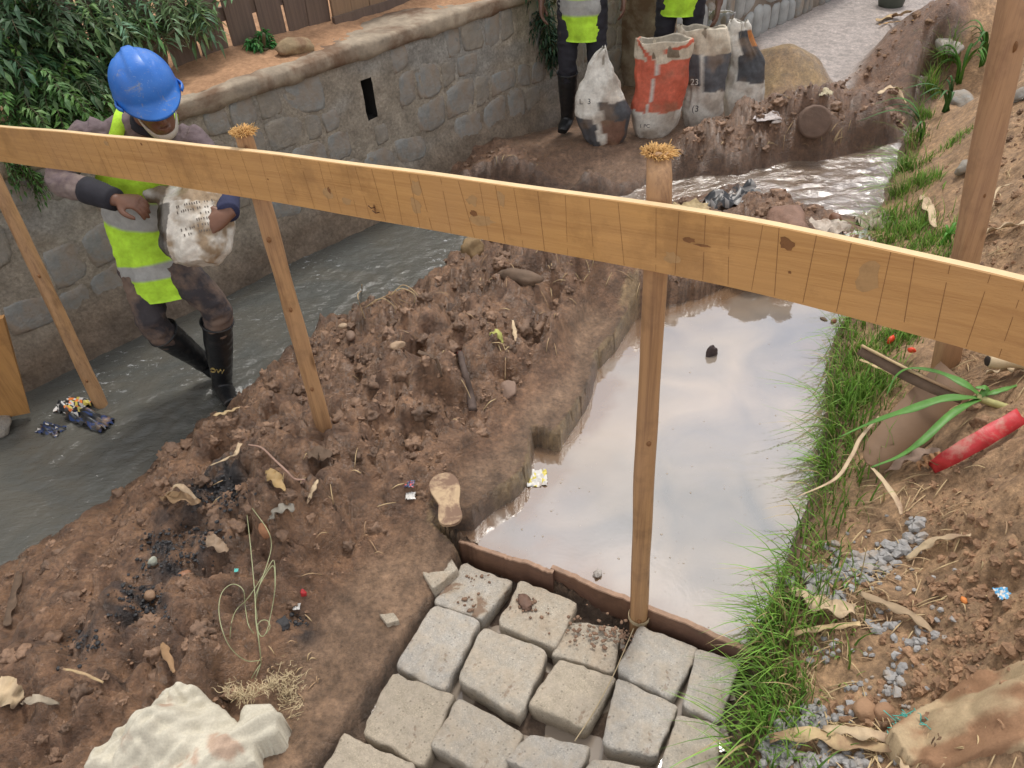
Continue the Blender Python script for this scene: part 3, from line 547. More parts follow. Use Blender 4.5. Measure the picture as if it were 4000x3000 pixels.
# ================================================================== RAIL AND POSTS
M_rail = wood('fresh sawn pine', (.55, .305, .105), (.40, .20, .062), False, .7, .6, 'x')
M_post = wood('debarked pole wood', (.43, .245, .11), (.185, .095, .042), True, 1, .6, 'z')
M_post2 = wood('sawn reddish post', (.43, .25, .125), (.25, .125, .06), True, .8, .6, 'z')
M_fib = simple('torn wood fibre', (.60, .36, .13), .8, .35, 40, .002)
M_pencil = simple('thin dark scored line', (.24, .12, .045), .8, .2, 30, 0)
# centre line of the bowed board, read off the photograph with its distance at each point
RC = [(-70, 555, 3.25), (450, 612, 2.68), (950, 675, 2.33), (1600, 776, 1.98), (2500, 920, 1.64), (3000, 1008, 1.50), (3600, 1152, 1.36), (4000, 1254, 1.275), (4500, 1400, 1.17)]
RP = catmull([D(*q) for q in RC], 600); RS = np.r_[0, np.cumsum(np.linalg.norm(np.diff(RP, axis=0), axis=1))]; lenr = RS[-1]
RP = np.stack([np.interp(np.linspace(0, lenr, 600), RS, RP[:, k]) for k in range(3)], 1)
for _ in range(60): RP[1:-1] = .5 * RP[1:-1] + .25 * (RP[2:] + RP[:-2])
RTn = np.gradient(RP, axis=0); hw = .074
def rail_frame(x):
    f = np.clip(x / lenr, 0, 1) * 599; i = min(int(f), 598); u = f - i; p = RP[i] * (1 - u) + RP[i + 1] * u; T_ = unit(RTn[i] * (1 - u) + RTn[i + 1] * u); n_ = unit(np.cross(T_, [0, 0, 1.])); return p, T_, n_, unit(np.cross(n_, T_))
L3 = unit(RP[-1] - RP[0]); ctr_n = unit(np.cross(L3, np.array([0, 0, 1.]))); upv = unit(np.cross(ctr_n, L3)); a = RP[0].copy()
rail = thing('guard_rail_board', 'long fresh pine board nailed across the posts as guard rail', 'rail', a)
def rail_pt(x, z, off=0): p, T_, n_, u_ = rail_frame(x); return p + u_ * z - n_ * off
RPX = np.array([proj(rail_pt(x, 0, -.009)) for x in np.linspace(0, lenr, 400)])
def px_on_rail(px, py):
    k = int(np.argmin(np.abs(RPX[:, 0] - px))); x = k / 399 * lenr; best = min(np.linspace(-hw, hw, 60), key=lambda z: abs(proj(rail_pt(x, z, -.009))[1] - py)); p_ = proj(rail_pt(x, best, -.009)); x += (px - p_[0]) / (RPX[-1, 0] - RPX[0, 0]) * lenr * .8; return x, best
n = 120; V = []; RM = Matrix(((L3[0], -ctr_n[0], upv[0], 0), (L3[1], -ctr_n[1], upv[1], 0), (L3[2], -ctr_n[2], upv[2], 0), (0, 0, 0, 1))); RI = np.array([L3, -ctr_n, upv])
for xx in np.linspace(0, lenr, n):
    wv = .0014 * math.sin(xx * 3.1) + .0008 * math.sin(xx * 11)
    for (yy, zz) in ((-.009, -hw), (-.009, -hw * .4), (-.009, hw * .4), (-.009, hw - .002), (-.007, hw), (.009, hw), (.009, -hw)): V.append(RI @ (rail_pt(xx, zz + wv, yy) - a))
F = [(i * 7 + j, (i + 1) * 7 + j, (i + 1) * 7 + (j + 1) % 7, i * 7 + (j + 1) % 7) for i in range(n - 1) for j in range(7)] + [tuple(range(6, -1, -1)), tuple(range((n - 1) * 7, n * 7))]
me = mesh_data('board', V, F, [M_rail, simple('pale planed edge', (.66, .48, .26), .6, .15, 20, .001)], mi=[1 if (k % 7) in (4,) else 0 for k in range((n - 1) * 7)] + [0, 0], smooth=False)
bo = bpy.data.objects.new('board', me); COL.objects.link(bo); bo.parent = rail; bo.matrix_local = RM
# thin scored lines across the board
mbm = MB(); r_ = np.random.RandomState(3); x = .4
while x < lenr - .05:
    z0 = -hw + .003; z1 = hw - .003; tl = .006 * r_.randn(); sg = 9; q = .0003 + .00025 * r_.rand()
    for k in range(sg):
        if r_.rand() < .07: continue
        za = z0 + (z1 - z0) * k / sg; zb = z0 + (z1 - z0) * (k + 1) / sg
        mbm.add([rail_pt(x + tl * k / sg - q, za, -.0095), rail_pt(x + tl * k / sg + q, za, -.0095), rail_pt(x + tl * (k + 1) / sg + q, zb, -.0095), rail_pt(x + tl * (k + 1) / sg - q, zb, -.0095)], [(0, 1, 2, 3)])
    x += .040 + .035 * r_.rand()
tag(mbm.build('scored_line', M_pencil, rail, smooth=False), kind='stuff')
M_knot = simple('dark knot', (.22, .10, .035), .7, .3, 60, .001); M_smear = simple('dried mud smear', (.44, .27, .12), .9, .25, 30, .0005)
def rail_patch(px, py, rx, rz, mat, name, seed, off=-.0096, rot=0):
    x, z = px_on_rail(px, py); r_ = np.random.RandomState(seed); n = 14; V = [rail_pt(x, z, off)]
    for k in range(n):
        t = k / n * 6.283; q = .65 + .6 * r_.rand(); dx, dz = math.cos(t) * rx * q, math.sin(t) * rz * q; V.append(rail_pt(x + dx * math.cos(rot) - dz * math.sin(rot), np.clip(z + dx * math.sin(rot) + dz * math.cos(rot), -hw + .002, hw - .003), off))
    mesh(name, V, [(0, 1 + k, 1 + (k + 1) % n) for k in range(n)], mat, rail, smooth=False)
for i, (q, rx, rz) in enumerate([((1850, 833), .010, .008), ((2690, 935), .014, .007), ((2745, 960), .020, .003), ((3075, 955), .016, .013), ((3080, 1060), .003, .003), ((1285, 745), .006, .010), ((1045, 700), .003, .003), ((570, 560), .006, .004), ((1460, 815), .004, .012)]):
    rail_patch(*q, rx, rz, M_knot, 'knot', i)
for i, (q, rx, rz) in enumerate([((1280, 755), .02, .016), ((1630, 735), .018, .024), ((1845, 780), .016, .014), ((1960, 775), .012, .02), ((1880, 860), .04, .014), ((1620, 800), .018, .022), ((2625, 1010), .018, .014), ((1350, 790), .018, .012), ((430, 560), .015, .01), ((3400,1090),.02,.03)]):
    rail_patch(*q, rx, rz, M_smear, 'mud_smear', 40 + i, -.0094)
x, z = px_on_rail(1462, 812)
for q in ((0, 0), (.012, -.012)):
    V, F = loft([rail_pt(x + q[0], z + q[1], -.008), rail_pt(x + q[0], z + q[1] + .004, -.022), rail_pt(x + q[0] - .006, z + q[1] + .012, -.025)], .0014, seg=6); mesh('bent_nail', V, F, simple('rusty nail', (.10, .05, .03), .7, .3, 60, 0), rail)

def fibres(parent, c, r, n, ln, seed, axis=(0, 0, 1), lean=(0, 0, 0)):
    r_ = np.random.RandomState(seed); mb = MB()
    for k in range(n):
        a_ = r_.rand() * 6.28; rr = r * (r_.rand() ** .5) * 1.0; p = c + np.array([math.cos(a_) * rr, math.sin(a_) * rr, .001]); d = unit(np.array([math.cos(a_) * rr / r * 1.1, math.sin(a_) * rr / r * 1.1, .15 + r_.rand() * .9]) + np.asarray(lean)); l = ln * (.5 + .8 * r_.rand())
        e = p + d * l + np.array([0, 0, -l * .5 * r_.rand()]) + r_.randn(3) * .003
        V, F = ribbon([p, (p + e) / 2 + d * .003, e], [.0011, .0011, .0005], nrm=unit(r_.randn(3)), thick=.0012, wave=.4, seed=seed + k); mb.add(V, F)
    mb.build('torn_fibres', M_fib, parent)
def pole(name, label, pts, rad, mat, torn=None, seed=0, knots=(), grp='posts that carry the guard rail'):
    t = thing(name, label, 'post', pts[0], grp); pts = catmull(pts, 60); r_ = np.random.RandomState(seed); rad = np.interp(np.linspace(0, 1, 60), [0, 1], rad)
    rr = rad * (1 + .05 * np.array([mnoise.noise(Vector((i * .15, seed, 0))) for i in range(60)]))
    V, F = loft(pts, rr, rr * .94, seg=20); nn = np.array([mnoise.noise(Vector((v[0] * 30, v[1] * 30, v[2] * 5))) for v in V]); V[:, :2] += (V[:, :2] - np.repeat(pts, 20, 0)[:, :2]) * nn[:, None] * .10
    if torn: V[-20:, 2] += r_.rand(20) * .012 - .004
    mesh('shaft', V, F, mat, t)
    for (f, ang, ks) in knots:
        i = int(f * 59); p = pts[i] + np.array([math.cos(ang), math.sin(ang), 0]) * (rr[i] - .001); V, F = lump(p, (ks, ks, ks * 1.5), seed + int(f * 10), 2, .2); mesh('knot', V, F, M_knot, t)
    if torn: fibres(t, pts[-1], rad[-1] * 1.05, torn[0], torn[1], seed, lean=torn[2])
    return t
xr, zr = px_on_rail(2530, 925); pr = rail_pt(xr, zr, .036); base = P(2493, 2452, -.06)
top = D(2572, 600, 1.60)
pole('rail_post', 'debarked pole post with splintered top standing beside the paving stones', [base + [0, 0, -.08], base, base * .5 + pr * .5 + [-.004, 0, 0], pr, pr + (top - pr) * 1.0], (.030, .0245), M_post, (620, .014, (.45, 0, 0)), 3, [(.30, -1.7, .007), (.55, -1.5, .006), (.75, -1.2, .005), (.2, -1.3, .006)])
xr, zr = px_on_rail(935, 640); pr = rail_pt(xr, zr, .036); base = G(1262, 1650)
pole('rail_post', 'slim pole post with frayed yellow top driven into the mud bank', [base + [0, 0, -.1], base, base * .5 + pr * .5, pr, pr + unit(pr - base) * .075], (.031, .025), M_post, (620, .015, (0, 0, 0)), 9, [(.5, -1.4, .006), (.62, -1.7, .007), (.35, -1.5, .006), (.8, -1.3, .005)])
base = P(400, 1592, -.22); e = D(-95, 540, 3.26)
pole('rail_post', 'leaning pole post standing in the murky channel with rubbish caught on it', [base + [0, 0, -.15], base, base * .5 + e * .5, e], (.034, .03), M_post, None, 12, [(.45, -1.4, .006), (.7, -1.2, .006)])
# splits in the centre post
base = P(3692, 1425, .27); e = D(3990, -110, 2.17); ax = unit(e - base); sx = unit([1, .15, 0])
t = thing('rail_post', 'thick sawn square post rising out of the grassy bank', 'post', base, 'posts that carry the guard rail')
V, F = loft([base - ax * .15, base, base * .7 + e * .3, base * .3 + e * .7, e], [.046, .046, .044, .045, .044], [.03] * 5, lat=sx, seg=24, n=40, sq=.45); V += np.array([[mnoise.noise(Vector((v[0] * 9, v[1] * 9, v[2] * 4))) * .006, 0, 0] for v in V]); mesh('shaft', V, F, M_post2, t)
for f, sz in ((.86, .011), (.52, .005)):
    p = base + (e - base) * f + np.array([.004, -.029, 0]); V, F = lump(p, (sz, .004, sz * 1.5), 3, 2, .2); mesh('knot', V, F, M_knot, t)
# stub of a board at the left edge
p0 = D(-60, 1250, 3.45); p1 = D(40, 1600, 3.78); V, F = box((p0 + p1) / 2, (.16, .03, np.linalg.norm(p1 - p0)), (1, .2, 0), unit(p0 - p1)); V[:2, 2] -= .03; V[:, 0] += .012 * rng.randn(len(V)) * .3
tag(mesh('wooden_stake', V, F, wood('orange stake wood', (.45, .23, .07), (.28, .13, .035), False, 1, .6, 'z'), smooth=False), 'broken orange wooden stake standing in the water at the frame edge', 'stake')
V, F = lump(D(-10, 1660, 3.75), (.10, .08, .05), 8, 3, .25, angular=6); tag(mesh('channel_stone', V, F, M_stone2), 'grey stone lying in the water beside the orange stake', 'stone')

# ================================================================== FORMWORK BOARDS AND PAVING
M_form = wood('wet form board', (.16, .085, .050), (.09, .048, .030), False, 1, .5, 'x'); M_formtop = simple('muddy board edge', (.30, .185, .12), .7, .3, 30, .002)
def form_board(pa, pb, zt, h, th, name, label, seed):
    A_ = P(*pa, zt); B_ = P(*pb, zt); d = unit(B_ - A_); nn = np.array([-d[1], d[0], 0]); n = 40; V = []; r_ = np.random.RandomState(seed); MI = []
    for i in range(n):
        c0 = A_ + (B_ - A_) * i / (n - 1); w = .002 * math.sin(i * .5) + .0008 * r_.randn(); dz = .0015 * r_.randn() + .003 * math.sin(i * .23 + seed)
        V += [c0 + nn * w + [0, 0, -h], c0 + nn * w + [0, 0, -.004 + dz], c0 + nn * (w + .002) + [0, 0, dz], c0 + nn * (w + th) + [0, 0, dz - .001], c0 + nn * (w + th) + [0, 0, -h]]
    F = []
    for i in range(n - 1):
        for j in range(5): F.append((i * 5 + j, (i + 1) * 5 + j, (i + 1) * 5 + (j + 1) % 5, i * 5 + (j + 1) % 5)); MI.append(1 if j in (1, 2) else 0)
    F += [(4, 3, 2, 1, 0), tuple(range((n - 1) * 5, n * 5))]; MI += [0, 0]
    tag(mesh(name, V, F, [M_form, M_formtop], mi=MI, smooth=False), label, 'board', 'form boards holding the pool back')
form_board((1790, 2118), (2158, 2240), .056, .125, .016, 'form_board', 'short dark form board edging the pool, end buried in clay', 1)
form_board((2150, 2222), (2935, 2548), .050, .115, .018, 'form_board', 'long dark form board between the milky pool and paving stones', 2)

def block_mat(name, c1, c2, mudamt, seed):
    m, t, b = nodes(name); v = coords(t); a = noise(t, v, 230, 4, .85); c = ramp(t, a, [(.30, tuple(x * .5 for x in c1)), (.42, tuple(x * .92 for x in c1)), (.55, c1), (.70, tuple(min(.8, x * 1.6) for x in c1))])
    n2 = noise(t, v, 13, 6, .7, .4); c = mixc(t, ramp(t, n2, [(.40, g(0)), (.60, g(.85))]), c, c2); n4 = noise(t, v, 28, 6, .7); c = mixc(t, 1.0, c, ramp(t, n4, [(.3, g(.85)), (.6, g(1.15))]), 'MULTIPLY')
    n3 = noise(t, v, 9, 6, .65, .6); c = mixc(t, ramp(t, n3, [((mudamt or .64) - .02, g(0)), ((mudamt or .64) + .04, g(.85))]), c, (.25, .155, .095))
    vo = N(t, 'TexVoronoi'); vo.inputs['Scale'].default_value = 55; t.links.new(v, vo.inputs['Vector']); c = mixc(t, ramp(t, vo.outputs['Distance'], [(.10, g(.55)), (.22, g(0))]), c, tuple(x * .35 for x in c1))
    t.links.new(c, b.inputs['Base Color']); b.inputs['Roughness'].default_value = .88; k = bump(t, b, a, .0022, 1); bump(t, b, noise(t, v, 40, 7, .8), .012, 1, k); return m
M_bg = [block_mat('grey granite sett', (.50, .465, .41), (.49, .42, .33), 0, 1), block_mat('grey granite sett with clay', (.49, .45, .39), (.46, .385, .29), .56, 2)]
M_bt = [block_mat('tan sandstone sett', (.49, .44, .365), (.49, .41, .31), 0, 3), block_mat('tan sett with clay', (.50, .44, .35), (.46, .37, .27), .66, 4), block_mat('ochre sett', (.50, .425, .32), (.48, .41, .32), 0, 5)]
pavement = tag(bpy.data.objects.new('pavement', None), kind='structure'); COL.objects.link(pavement); pavement.location = P(2100, 2700, 0); WORIG['pavement'] = np.array(pavement.location)
def sett(corners, zt, mat, seed, tilt=(0, 0), world=False, bottom=-.10):
    r_ = np.random.RandomState(seed); q = np.array([c_ if world else P(*c_, zt)[:2] for c_ in corners]); cen = q.mean(0); n = 48; L = np.linalg.norm(np.roll(q, -1, 0) - q, axis=1); cum = np.r_[0, np.cumsum(L)]; pts = []
    for t in np.linspace(0, cum[-1], n, endpoint=False):
        k = min(np.searchsorted(cum, t, 'right') - 1, 3); u = (t - cum[k]) / L[k]; pts.append(q[k] * (1 - u) + q[(k + 1) % 4] * u)
    pts = np.array(pts)
    for _ in range(1): pts = .6 * pts + .2 * (np.roll(pts, 1, 0) + np.roll(pts, -1, 0))
    ed = np.array([mnoise.noise(Vector((p[0] * 22, p[1] * 22, seed))) for p in pts]); pts = cen + (pts - cen) * (1 + .06 * ed + .010 * r_.randn(n))[:, None]
    V = []; rings = [(.18, 0), (.42, 0), (.64, 0), (.80, 0), (.90, -.0), (.955, -.001), (.99, -.005), (1., -.013), (1.005, -.04), (.97, -.07), (.93, bottom)]
    V.append([cen[0], cen[1], zt])
    for sc, dz in rings:
        for p in pts:
            ch = max(0, mnoise.noise(Vector((p[0] * 30 + 7, p[1] * 30, seed))) - .15) * .05 if .9 < sc < 1.01 else 0; w = cen + (p - cen) * (sc - ch); nz = .008 * mnoise.fractal(Vector((w[0] * 18, w[1] * 18, seed * 1.3)), 1, 2, 4) + .003 * mnoise.noise(Vector((w[0] * 70, w[1] * 70, seed)))
            side = .004 * mnoise.noise(Vector((w[0] * 60, w[1] * 60, dz * 60 + seed))) * (dz < -.005); d = unit(np.r_[w - cen, 0])
            V.append([w[0] + d[0] * side, w[1] + d[1] * side, zt + dz + nz * (1 if dz > -.03 else 0) + tilt[0] * (w[0] - cen[0]) + tilt[1] * (w[1] - cen[1])])
    F = [(0, 1 + j, 1 + (j + 1) % n) for j in range(n)]
    for k in range(len(rings) - 1):
        for j in range(n): a_ = 1 + k * n + j; b_ = 1 + k * n + (j + 1) % n; F.append((a_, a_ + n, b_ + n, b_))
    mesh('paving_stone', V, F, mat, pavement, origin=(*cen, zt))
SETTS = [([(1812,2203),(1990,2268),(1880,2412),(1700,2350)],M_bg[1]),([(2035,2270),(2252,2360),(2166,2520),(1950,2434)],M_bt[1]),([(2235,2425),(2420,2452),(2396,2625),(2165,2556)],M_bt[1]),
 ([(2500,2452),(2722,2524),(2626,2722),(2412,2622)],M_bg[0]),([(2722,2540),(2890,2585),(2810,2810),(2674,2756)],M_bg[0]),([(1695,2373),(1868,2422),(1732,2682),(1548,2588)],M_bg[0]),([(1890,2450),(2133,2542),(2028,2795),(1793,2645)],M_bt[0]),
 ([(2188,2578),(2402,2642),(2288,2838),(2070,2748)],M_bt[2]),([(2415,2652),(2642,2755),(2560,2948),(2358,2906)],M_bg[0]),([(2648,2794),(2810,2828),(2800,3020),(2590,2992)],M_bt[0]),([(1535,2636),(1762,2718),(1652,2984),(1420,2856)],M_bt[2]),
 ([(1795,2732),(2042,2862),(1940,3050),(1690,2908)],M_bt[0]),([(2072,2864),(2302,2918),(2232,3075),(1980,2968)],M_bg[0]),([(2312,2968),(2500,2990),(2450,3180),(2240,3110)],M_bt[0]),([(1350,2872),(1612,2990),(1500,3230),(1225,3060)],M_bt[2]),
 ([(2530,3010),(2760,3040),(2740,3300),(2480,3220)],M_bg[0]),([(1640,3005),(1900,3090),(1800,3330),(1530,3250)],M_bt[0]),([(1950,3080),(2200,3130),(2130,3370),(1840,3330)],M_bg[0]),([(1190,3100),(1470,3260),(1340,3560),(1020,3400)],M_bt[2]),
 ([(2240,3150),(2450,3220),(2420,3480),(2160,3400)],M_bt[1]),([(1500,3280),(1790,3360),(1690,3680),(1360,3580)],M_bg[0]),([(1830,3370),(2110,3420),(2060,3750),(1720,3690)],M_bt[0]),([(2150,3450),(2420,3520),(2410,3850),(2090,3780)],M_bg[0]),([(2470,3260),(2740,3350),(2730,3650),(2450,3560)],M_bt[2])]
for k, (q, m) in enumerate(SETTS):
    c0 = np.mean(q, 0); q = [tuple(c0 + (np.array(p) - c0) * 1.072) for p in q]
    sett(q, .002 * rng.randn() - (.012 if k == 2 else 0), m, 50 + k, (.03 * rng.randn(), .03 * rng.randn()))
sett([(1640, 2225), (1760, 2180), (1790, 2215), (1690, 2305)], .042, M_bt[1], 91, (0, 0)); sett([(1480, 2400), (1540, 2395), (1560, 2425), (1510, 2440)], .043, M_bt[2], 95)
pd = PP([(1350,2890),(1560,2590),(1760,2320),(1900,2350),(2600,2600),(2850,2620),(2800,3000),(2400,3600),(1000,3500)], -.06)
sheet('joint_puddle', pd, lambda x, y: -.079 + 0 * x, water_mat('puddle in the joints', (.28, .23, .18), (.30, .25, .20), .05, 1.6, 5, .0005, 20, (1, 1, 1), 0), .05, 0)
# crumbs of clay on and between the setts, clay smear on two of them
def on_sett(px, py): p = P(px, py, .004); return p
pos = []; sz = []
for (px, py, n, sd, s0) in ((2050, 2355, 16, 26, .007), (1830, 2350, 14, 45, .006), (2320, 2470, 60, 60, .006), (1850, 2262, 10, 30, .005), (2420, 2480, 60, 28, .004), (2100, 2400, 10, 40, .005)):
    for k in range(n): pos.append(P(px + rng.randn() * sd, py + rng.randn() * sd * .6, .004)); sz.append(s0 * (.4 + rng.rand()))
scatter_lumps('clay_crumbs', pos, sz, simple('clay crumbs', (.20, .12, .075), .8, .3, 40, .002), 'stuff', 0, .6)
V, F = lump(P(2050, 2352, .006), (.032, .020, .011), 3, 3, .5, 2.5); tag(mesh('clay_clod', V, F, simple('damp clod', (.15, .085, .058), .7, .3, 30, .004)), 'small damp clay clod stuck on a tan paving stone', 'clod')
M_string = simple('hemp string', (.42, .33, .20), .8, .2, 80, .0005)
def cord(pts, r, n=40, seg=6): return loft(catmull(pts, n), r, seg=seg, lat=(0, 0, 1) if abs(pts[0][2] - pts[-1][2]) < .5 else (1, 0, 0))
V, F = cord([P(2475, 2455, .03), P(2430, 2560, .012), P(2395, 2640, .008), P(2320, 2780, .006), P(2245, 2895, .004)], .0016)
tag(mesh('string', V, F, M_string), 'thin pale string running from the centre post over the paving stones', 'string')
mb = MB()
for k in range(3):
    pr_ = P(2475, 2445 + 6 * k, .02); th = np.linspace(0, 6.4, 26); V, F = loft(np.c_[base[0] * 0 + P(2493, 2452, -.06)[0] + .033 * np.cos(th), P(2493, 2452, -.06)[1] + .032 * np.sin(th), .0 + .006 * k + .004 * np.sin(th)], .0016, seg=6, lat=(0, 0, 1)); mb.add(V, F)
tag(mb.build('string_loop', M_string), 'string tied round the foot of the splintered centre post', 'string')

# ================================================================== SACKS IN THE BACKGROUND
M_sack = vcol_mat('woven plastic sack', (.5, .7), 45, .25, .0035, 50, .4, 9, .22)
def vert_at(b, px, py): r = ray(px, py); t = b[:2].dot(r[:2]) / r[:2].dot(r[:2]); return CAM + r * t
WHT = np.array([.70, .67, .60]); DRK = np.array([.075, .078, .085]); RED = np.array([.56, .13, .075]); CRM = np.array([.58, .51, .40]); STAIN = np.array([.26, .175, .11]); GRY = np.array([.22, .22, .22])
def sack(basepx, z, rings, colf, label, seed, open_top=True, name='sack', cat='sack', grp='filled woven sacks standing on the mud', dk=.62):
    b = P(*basepx, z); rings = sorted(rings, key=lambda r: -r[0]); ys_ = np.array([r[0] for r in rings], float); n = 64; seg = 60
    tt = np.linspace(0, 1, n); yy = ys_[0] + (ys_[-1] - ys_[0]) * (tt ** 1.0); o = np.argsort(ys_); xl = np.interp(yy, ys_[o], np.array([r[1] for r in rings])[o]); xr_ = np.interp(yy, ys_[o], np.array([r[2] for r in rings])[o])
    r2 = unit(np.r_[b[:2], 0]); lat = np.array([r2[1], -r2[0], 0]); bc = b + r2 * .10; V = []; Cc = []; r_ = np.random.RandomState(seed)
    for i in range(n):
        pl_, pr_ = vert_at(bc, xl[i], yy[i]), vert_at(bc, xr_[i], yy[i]); c0 = (pl_ + pr_) / 2; hw_ = np.linalg.norm(pr_ - pl_) / 2; f = tt[i]
        dd = hw_ * (dk * (1 - f) + .34 * f); dd = max(dd, .02)
        for j in range(seg):
            th = j / seg * 6.2832; cx_, sx_ = math.cos(th), math.sin(th); p = c0 + lat * hw_ * np.sign(cx_) * abs(cx_) ** .8 + r2 * dd * np.sign(sx_) * abs(sx_) ** .8
            nz = mnoise.fractal(Vector((p[0] * 6 + seed, p[1] * 6, p[2] * 5)), 1, 2, 3) * .022 * (.5 + f) - .012 * abs(mnoise.noise(Vector((th * 2.2 + seed, p[2] * 5, seed)))) * 2
            p = p + (lat * cx_ + r2 * sx_) * nz
            if open_top and i > n - 8: p[2] += .02 * mnoise.noise(Vector((th * 1.3, seed, 0))) * (i - n + 8) / 4
            V.append(p); u = (cx_ + 1) / 2; co = colf(u, yy[i], p, sx_ > 0); d2 = mnoise.fractal(Vector((p[0] * 7, p[1] * 7 + seed, p[2] * 7)), 1, 2, 4) + .35 * (1 - f) - .25
            co = co + (STAIN - co) * float(np.clip(d2 * 1.2, 0, .5)); Cc.append(co)
    F = [(i * seg + j, i * seg + (j + 1) % seg, (i + 1) * seg + (j + 1) % seg, (i + 1) * seg + j) for i in range(n - 1) for j in range(seg)]; F.append(tuple(range(seg - 1, -1, -1)))
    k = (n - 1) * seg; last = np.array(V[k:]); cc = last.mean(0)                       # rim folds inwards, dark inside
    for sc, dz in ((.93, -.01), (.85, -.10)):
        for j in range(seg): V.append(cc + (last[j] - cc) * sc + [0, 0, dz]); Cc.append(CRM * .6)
    for q in range(2): F += [(k + q * seg + j, k + q * seg + (j + 1) % seg, k + (q + 1) * seg + (j + 1) % seg, k + (q + 1) * seg + j) for j in range(seg)]
    F.append(tuple(range(k + 2 * seg, k + 3 * seg)))
    t = thing(name, label, cat, b, grp); Cc = np.array(Cc); mesh('sack_cloth', V, F, M_sack, t, cols=np.c_[np.clip(Cc, .01, 1), np.full(len(Cc), .5)]); return t, bc, r2, lat
def wob(p, s=0): return mnoise.noise(Vector((p[0] * 12 + s, p[1] * 12, p[2] * 12)))
def c1(u, y, p, bk): u += .05 * wob(p); y += 10 * wob(p, 5); return WHT if y < 385 + 60 * (u < .42) else (WHT if .40 < u < .50 else DRK * 1.3 if u < .4 else (np.array([.20, .11, .075]) if y > 455 and u < .9 else DRK))
def c2(u, y, p, bk): y += 14 * wob(p); return (RED if abs(u - .12 - (y - 157) / 300) < .06 or (u > .55 and abs(y - 195 + (u - .5) * 70) < 9) else CRM * 1.05) if y < 235 - 25 * abs(u - .5) else WHT * .95 if y > 420 else WHT * .8 if abs(u - .40 + (y - 330) * .0006) < .022 else RED
def c3(u, y, p, bk): y += 10 * wob(p); return CRM if y < 205 else WHT if y > 350 - 25 * (u < .5) else WHT * .8 if abs(u - .45) < .05 else DRK * 1.5
def c4(u, y, p, bk): y += 8 * wob(p); return WHT if y < 120 + 90 * (u < .5) else WHT if y > 312 else (WHT * .9 if u < .30 else (np.array([.5, .2, .06]) if u > .8 and y < 175 else DRK))
def sprint(t, bc, r2, lat, txt, px, py, size, col, off):
    cu = bpy.data.curves.new('print', 'FONT'); cu.body = txt; cu.size = size; cu.extrude = .0006; tmp = bpy.data.objects.new('tmp', cu); COL.objects.link(tmp)
    me = bpy.data.meshes.new_from_object(tmp.evaluated_get(bpy.context.evaluated_depsgraph_get())); bpy.data.objects.remove(tmp); me.materials.clear(); me.materials.append(col)
    o = tag(bpy.data.objects.new('printed_lettering', me), kind='stuff'); COL.objects.link(o); o.parent = t; p = vert_at(bc, px, py) - r2 * off
    o.matrix_local = Matrix(((lat[0], 0, -r2[0], p[0] - WORIG[t.name][0]), (lat[1], 0, -r2[1], p[1] - WORIG[t.name][1]), (0, 1, 0, p[2] - WORIG[t.name][2]), (0, 0, 0, 1))); return o
M_inkb = simple('black print', (.03, .03, .035), .6, .2, 30, 0); M_inkw = simple('white print', (.6, .58, .52), .6, .2, 30, 0)
s1 = sack((2372, 582), -.015, [(580,2345,2400),(562,2305,2430),(530,2275,2450),(500,2262,2458),(434,2238,2463),(380,2243,2442),(325,2262,2422),(244,2300,2395),(205,2325,2378),(188,2345,2368)], c1, 'white sack with dark lower half and pinched pointed top', 1)
s2 = sack((2535, 552), -.01, [(550,2500,2560),(532,2484,2600),(488,2472,2645),(434,2466,2664),(325,2472,2688),(230,2474,2698),(150,2470,2704)], c2, 'red and white sack with wide open top', 2)
s4 = sack((2890, 476), .0, [(476,2845,2935),(458,2830,2962),(400,2824,2982),(315,2830,2992),(217,2845,2982),(150,2825,2955),(80,2850,2925)], c4, 'white sack with black upper side nearest the sand heap', 4)
s3 = sack((2745, 505), .0, [(505,2705,2785),(488,2672,2806),(434,2660,2824),(336,2680,2832),(217,2658,2860),(150,2642,2850),(104,2640,2835)], c3, 'cream topped sack with dark grey band beside the red sack', 3)
sprint(*s2, '1 PC', 2500, 462, .035, M_inkb, .165); sprint(*s3, '23', 2700, 300, .055, M_inkw, .155); sprint(*s3, '(3', 2705, 400, .06, M_inkb, .170); sprint(*s1, 'L  3', 2265, 375, .05, M_inkb, .15); sprint(*s4, 'JP', 2905, 370, .045, M_inkb, .165)
sack((2810, 400), .0, [(400,2740,2880),(250,2750,2880),(120,2762,2872),(45,2768,2866)], lambda u, y, p, b: GRY * 1.6, 'plain grey sack standing behind the cream topped sack', 6)

# ================================================================== PEOPLE
IR, IU, IC = R[:, 0], R[:, 1], R[:, 2]          # picture right, up, towards the camera (for reading poses off the photo)
def bake(parts, voxel, smooth=2, disp=None):
    mb = MB()
    for V, F in parts: mb.add(V, F)
    me = bpy.data.meshes.new('tmp'); me.from_pydata([tuple(v) for v in np.concatenate(mb.V).tolist()], [], mb.F); o = bpy.data.objects.new('tmp', me); COL.objects.link(o)
    md = o.modifiers.new('r', 'REMESH'); md.mode = 'VOXEL'; md.voxel_size = voxel; sm = o.modifiers.new('s', 'SMOOTH'); sm.iterations = smooth; sm.factor = .5
    dg = bpy.context.evaluated_depsgraph_get(); e = bpy.data.meshes.new_from_object(o.evaluated_get(dg)); bpy.data.objects.remove(o)
    n = len(e.vertices); V = np.empty(n * 3, np.float32); e.vertices.foreach_get('co', V); V = V.reshape(-1, 3).astype(float); F = [tuple(p.vertices) for p in e.polygons]
    if disp:
        nn = np.empty(n * 3, np.float32); e.vertices.foreach_get('normal', nn); nn = nn.reshape(-1, 3); V = V + nn * np.array([disp(v) for v in V])[:, None]
    bpy.data.meshes.remove(e); return V, F
